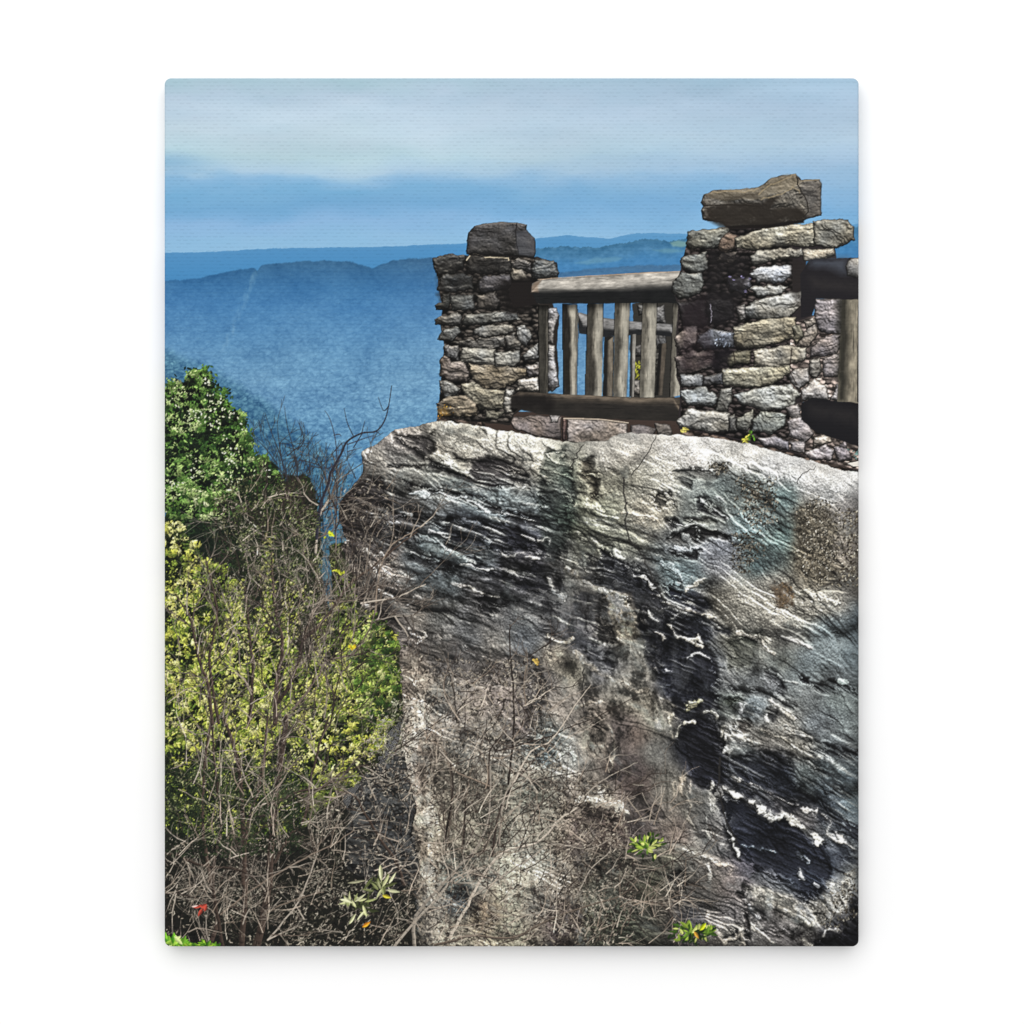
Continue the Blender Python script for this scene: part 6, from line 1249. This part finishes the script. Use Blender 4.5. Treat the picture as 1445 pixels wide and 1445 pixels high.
for i in range(3):
    L.new(gap, cg.inputs[i])
L.new(cg.outputs[0], mx.inputs[7])
L.new(mx.outputs[2], P.inputs['Base Color'])

FW, FH = W * PX, H * PX
jj, ii = np.mgrid[0:H, 0:W]
gxp = (ii / (W - 1) - .5) * W                     # pixels from the middle of the face
gyp = (.5 - jj / (H - 1)) * H
qx, qy = np.abs(gxp) - (W / 2 - RC), np.abs(gyp) - (H / 2 - RC)
ln = np.hypot(np.maximum(qx, 0), np.maximum(qy, 0))
corner = (qx > 0) & (qy > 0)
out = corner & (ln > RC)
k = np.where(out, RC / np.maximum(ln, 1e-6), 1)
vx = np.where(corner, np.sign(gxp) * (W / 2 - RC + qx * k), gxp)
vy = np.where(corner, np.sign(gyp) * (H / 2 - RC + qy * k), gyp)
inset = np.where(corner, RC - np.minimum(ln, RC), np.minimum(W / 2 - np.abs(gxp), H / 2 - np.abs(gyp)))
e = np.clip(RE - inset, 0, RE)
roll = RE - np.sqrt(np.maximum(RE * RE - e * e, 0))
VERT = np.stack([vx * PX, roll * PX, vy * PX], -1).reshape(-1, 3).astype(np.float32)
INK = np.concatenate([lin, np.ones((H, W, 1), np.float32)], -1).reshape(-1, 4).astype(np.float32)
idx = (jj * W + ii)
FACE = np.stack([idx[1:, :-1], idx[1:, 1:], idx[:-1, 1:], idx[:-1, :-1]], -1).reshape(-1, 4)
dead = (out[1:, :-1] & out[1:, 1:] & out[:-1, 1:] & out[:-1, :-1]).reshape(-1)
FID = pid[:-1, :-1].reshape(-1).copy()
FID[dead] = -1


def sheet(name, verts, faces, ink, parent):
    me = bpy.data.meshes.new(name)
    me.vertices.add(len(verts)); me.vertices.foreach_set('co', verts.ravel())
    n = len(faces)
    me.loops.add(n * 4); me.loops.foreach_set('vertex_index', faces.ravel().astype(np.int32))
    me.polygons.add(n); me.polygons.foreach_set('loop_start', np.arange(0, n * 4, 4, dtype=np.int32))
    me.update(calc_edges=True)
    me.validate()
    a = me.color_attributes.new('ink', 'FLOAT_COLOR', 'POINT')
    a.data.foreach_set('color', ink.ravel())
    me.shade_smooth()
    me.materials.append(cm)
    o = bpy.data.objects.new(name, me)
    sc.collection.objects.link(o)
    o.parent = parent
    return o


canvas = bpy.data.objects.new('canvas_print', None)
sc.collection.objects.link(canvas)
canvas['label'] = 'stretched canvas print of a stone lookout on a cliff, hung on a white wall'
canvas['category'] = 'canvas print'

PARENTS = {}


def holder(name, label):
    if name not in PARENTS:
        h = bpy.data.objects.new(name, None)
        sc.collection.objects.link(h)
        h.parent = canvas
        h['label'] = label
        PARENTS[name] = h
    return PARENTS[name]


PARTS = {
    'sky': ('printed_sky', 'pale cloudy sky with a deeper blue band above the hills'),
    'ridge': ('printed_ridge', 'farthest blue ridges along the horizon'),
    'hill': ('printed_hill', 'blue wooded mountainside with a pale power line clearing'),
    'low_wall': ('printed_low_wall', 'low pinkish stone wall under the railing'),
    'left_pillar': ('printed_stone_pillar', 'shorter dark rough stone pillar with a dark rounded capstone'),
    'left_capstone': ('printed_capstone', 'dark rounded capstone'),
    'right_pillar': ('printed_stone_pillar', 'taller rough stone pillar with a flat boulder balanced on top'),
    'right_capstone': ('printed_capstone', 'jagged brown boulder balanced on the pillar'),
    'back_pillar': ('printed_stone_pillar', 'dim stone pillar seen behind the railing'),
    'back_railing': ('printed_railing', 'grey log railing behind the front one'),
    'cliff': ('printed_cliff', 'huge grey weathered sandstone cliff with black hollows'),
    'tree': ('printed_tree', 'dark green leafy tree at the left edge'),
    'bush': ('printed_bush', 'yellow green leafy bush behind bare stems'),
    'undergrowth': ('printed_undergrowth', 'dark tangled ground under the bush'),
    'dry_shrub': ('printed_dry_shrub', 'dry brown twiggy growth at the foot of the cliff'),
    'bare_shrub': ('printed_bare_shrub', 'tall bare grey brown stems in front of the green bush'),
    'reaching_branch': ('printed_branch', 'forked bare branch reaching up over the blue valley'),
    'rock_shrub': ('printed_bare_shrub', 'pale bare twigs in front of the cliff'),
    'green_sprig': ('printed_leaf_sprig', 'bright green leafy sprigs by the bottom edge'),
    'pale_sprig': ('printed_leaf_sprig', 'pale long leaved sprigs with one orange leaf'),
    'red_leaf': ('printed_leaf', 'small red leaf among dark twigs'),
    'yellow_leaf': ('printed_leaf', 'small scattered yellow leaves'),
}
WAIT = []
for key, n in IDS.items():
    f = FACE[FID == n]
    if not len(f):
        continue
    u, inv = np.unique(f, return_inverse=True)
    if '/' in key:
        a, b = key.split('/')
        b = ''.join(ch for ch in b if not ch.isdigit())
        par = holder('printed_front_railing' if a == 'front_railing' else 'printed_side_railing',
                     'weathered log railing between the two stone pillars' if a == 'front_railing' else 'dark log railing cut by the right edge')
        sheet('printed_' + b, VERT[u], inv.reshape(-1, 4), INK[u], par)
    else:
        name, label = PARTS[key.split('#')[0]]
        o = sheet(name, VERT[u], inv.reshape(-1, 4), INK[u], canvas)
        if '#' not in key:
            o['label'] = label
        PARENTS[key] = o
for a, b in (('left_capstone', 'left_pillar'), ('right_capstone', 'right_pillar')):
    PARENTS[a].parent = PARENTS[b]

# the wrapped sides carry the picture on, mirrored, back to the wall
per = []
hw, hh = W / 2, H / 2
for cx, cy, a0 in ((hw - RC, hh - RC, 0), (-hw + RC, hh - RC, 90), (-hw + RC, -hh + RC, 180), (hw - RC, -hh + RC, 270)):
    for t in range(0, 91, 6):
        a = math.radians(a0 + t)
        per.append((cx + RC * math.cos(a), cy + RC * math.sin(a), math.cos(a), math.sin(a)))
ring = []
for i in range(len(per)):
    p, q = np.array(per[i]), np.array(per[(i + 1) % len(per)])
    n = max(1, int(math.hypot(*(q - p)[:2]) / 2.5))
    for t in range(n):
        ring.append(p + (q - p) * t / n)
ring = np.array(ring)
D = DEPTH / PX - RE
steps = np.concatenate([[0], np.linspace(.6, D, 22)])
sv, si = [], []
for d in steps:
    sv.append(np.stack([ring[:, 0] * PX, np.full(len(ring), (RE + d) * PX), ring[:, 1] * PX], -1))
    px = np.clip(ring[:, 0] - ring[:, 2] * (d + 1) + W / 2, 0, W - 1).astype(int)
    py = np.clip(H / 2 - (ring[:, 1] - ring[:, 3] * (d + 1)), 0, H - 1).astype(int)
    si.append(INK.reshape(H, W, 4)[py, px])
nr = len(ring)
a = np.arange(nr); b = (a + 1) % nr
sf = np.concatenate([np.stack([r * nr + a, r * nr + nr + a, r * nr + nr + b, r * nr + b], -1) for r in range(len(steps) - 1)])
side = sheet('wrapped_side', np.concatenate(sv).astype(np.float32), sf[:, ::-1].copy(), np.concatenate(si).astype(np.float32), canvas)
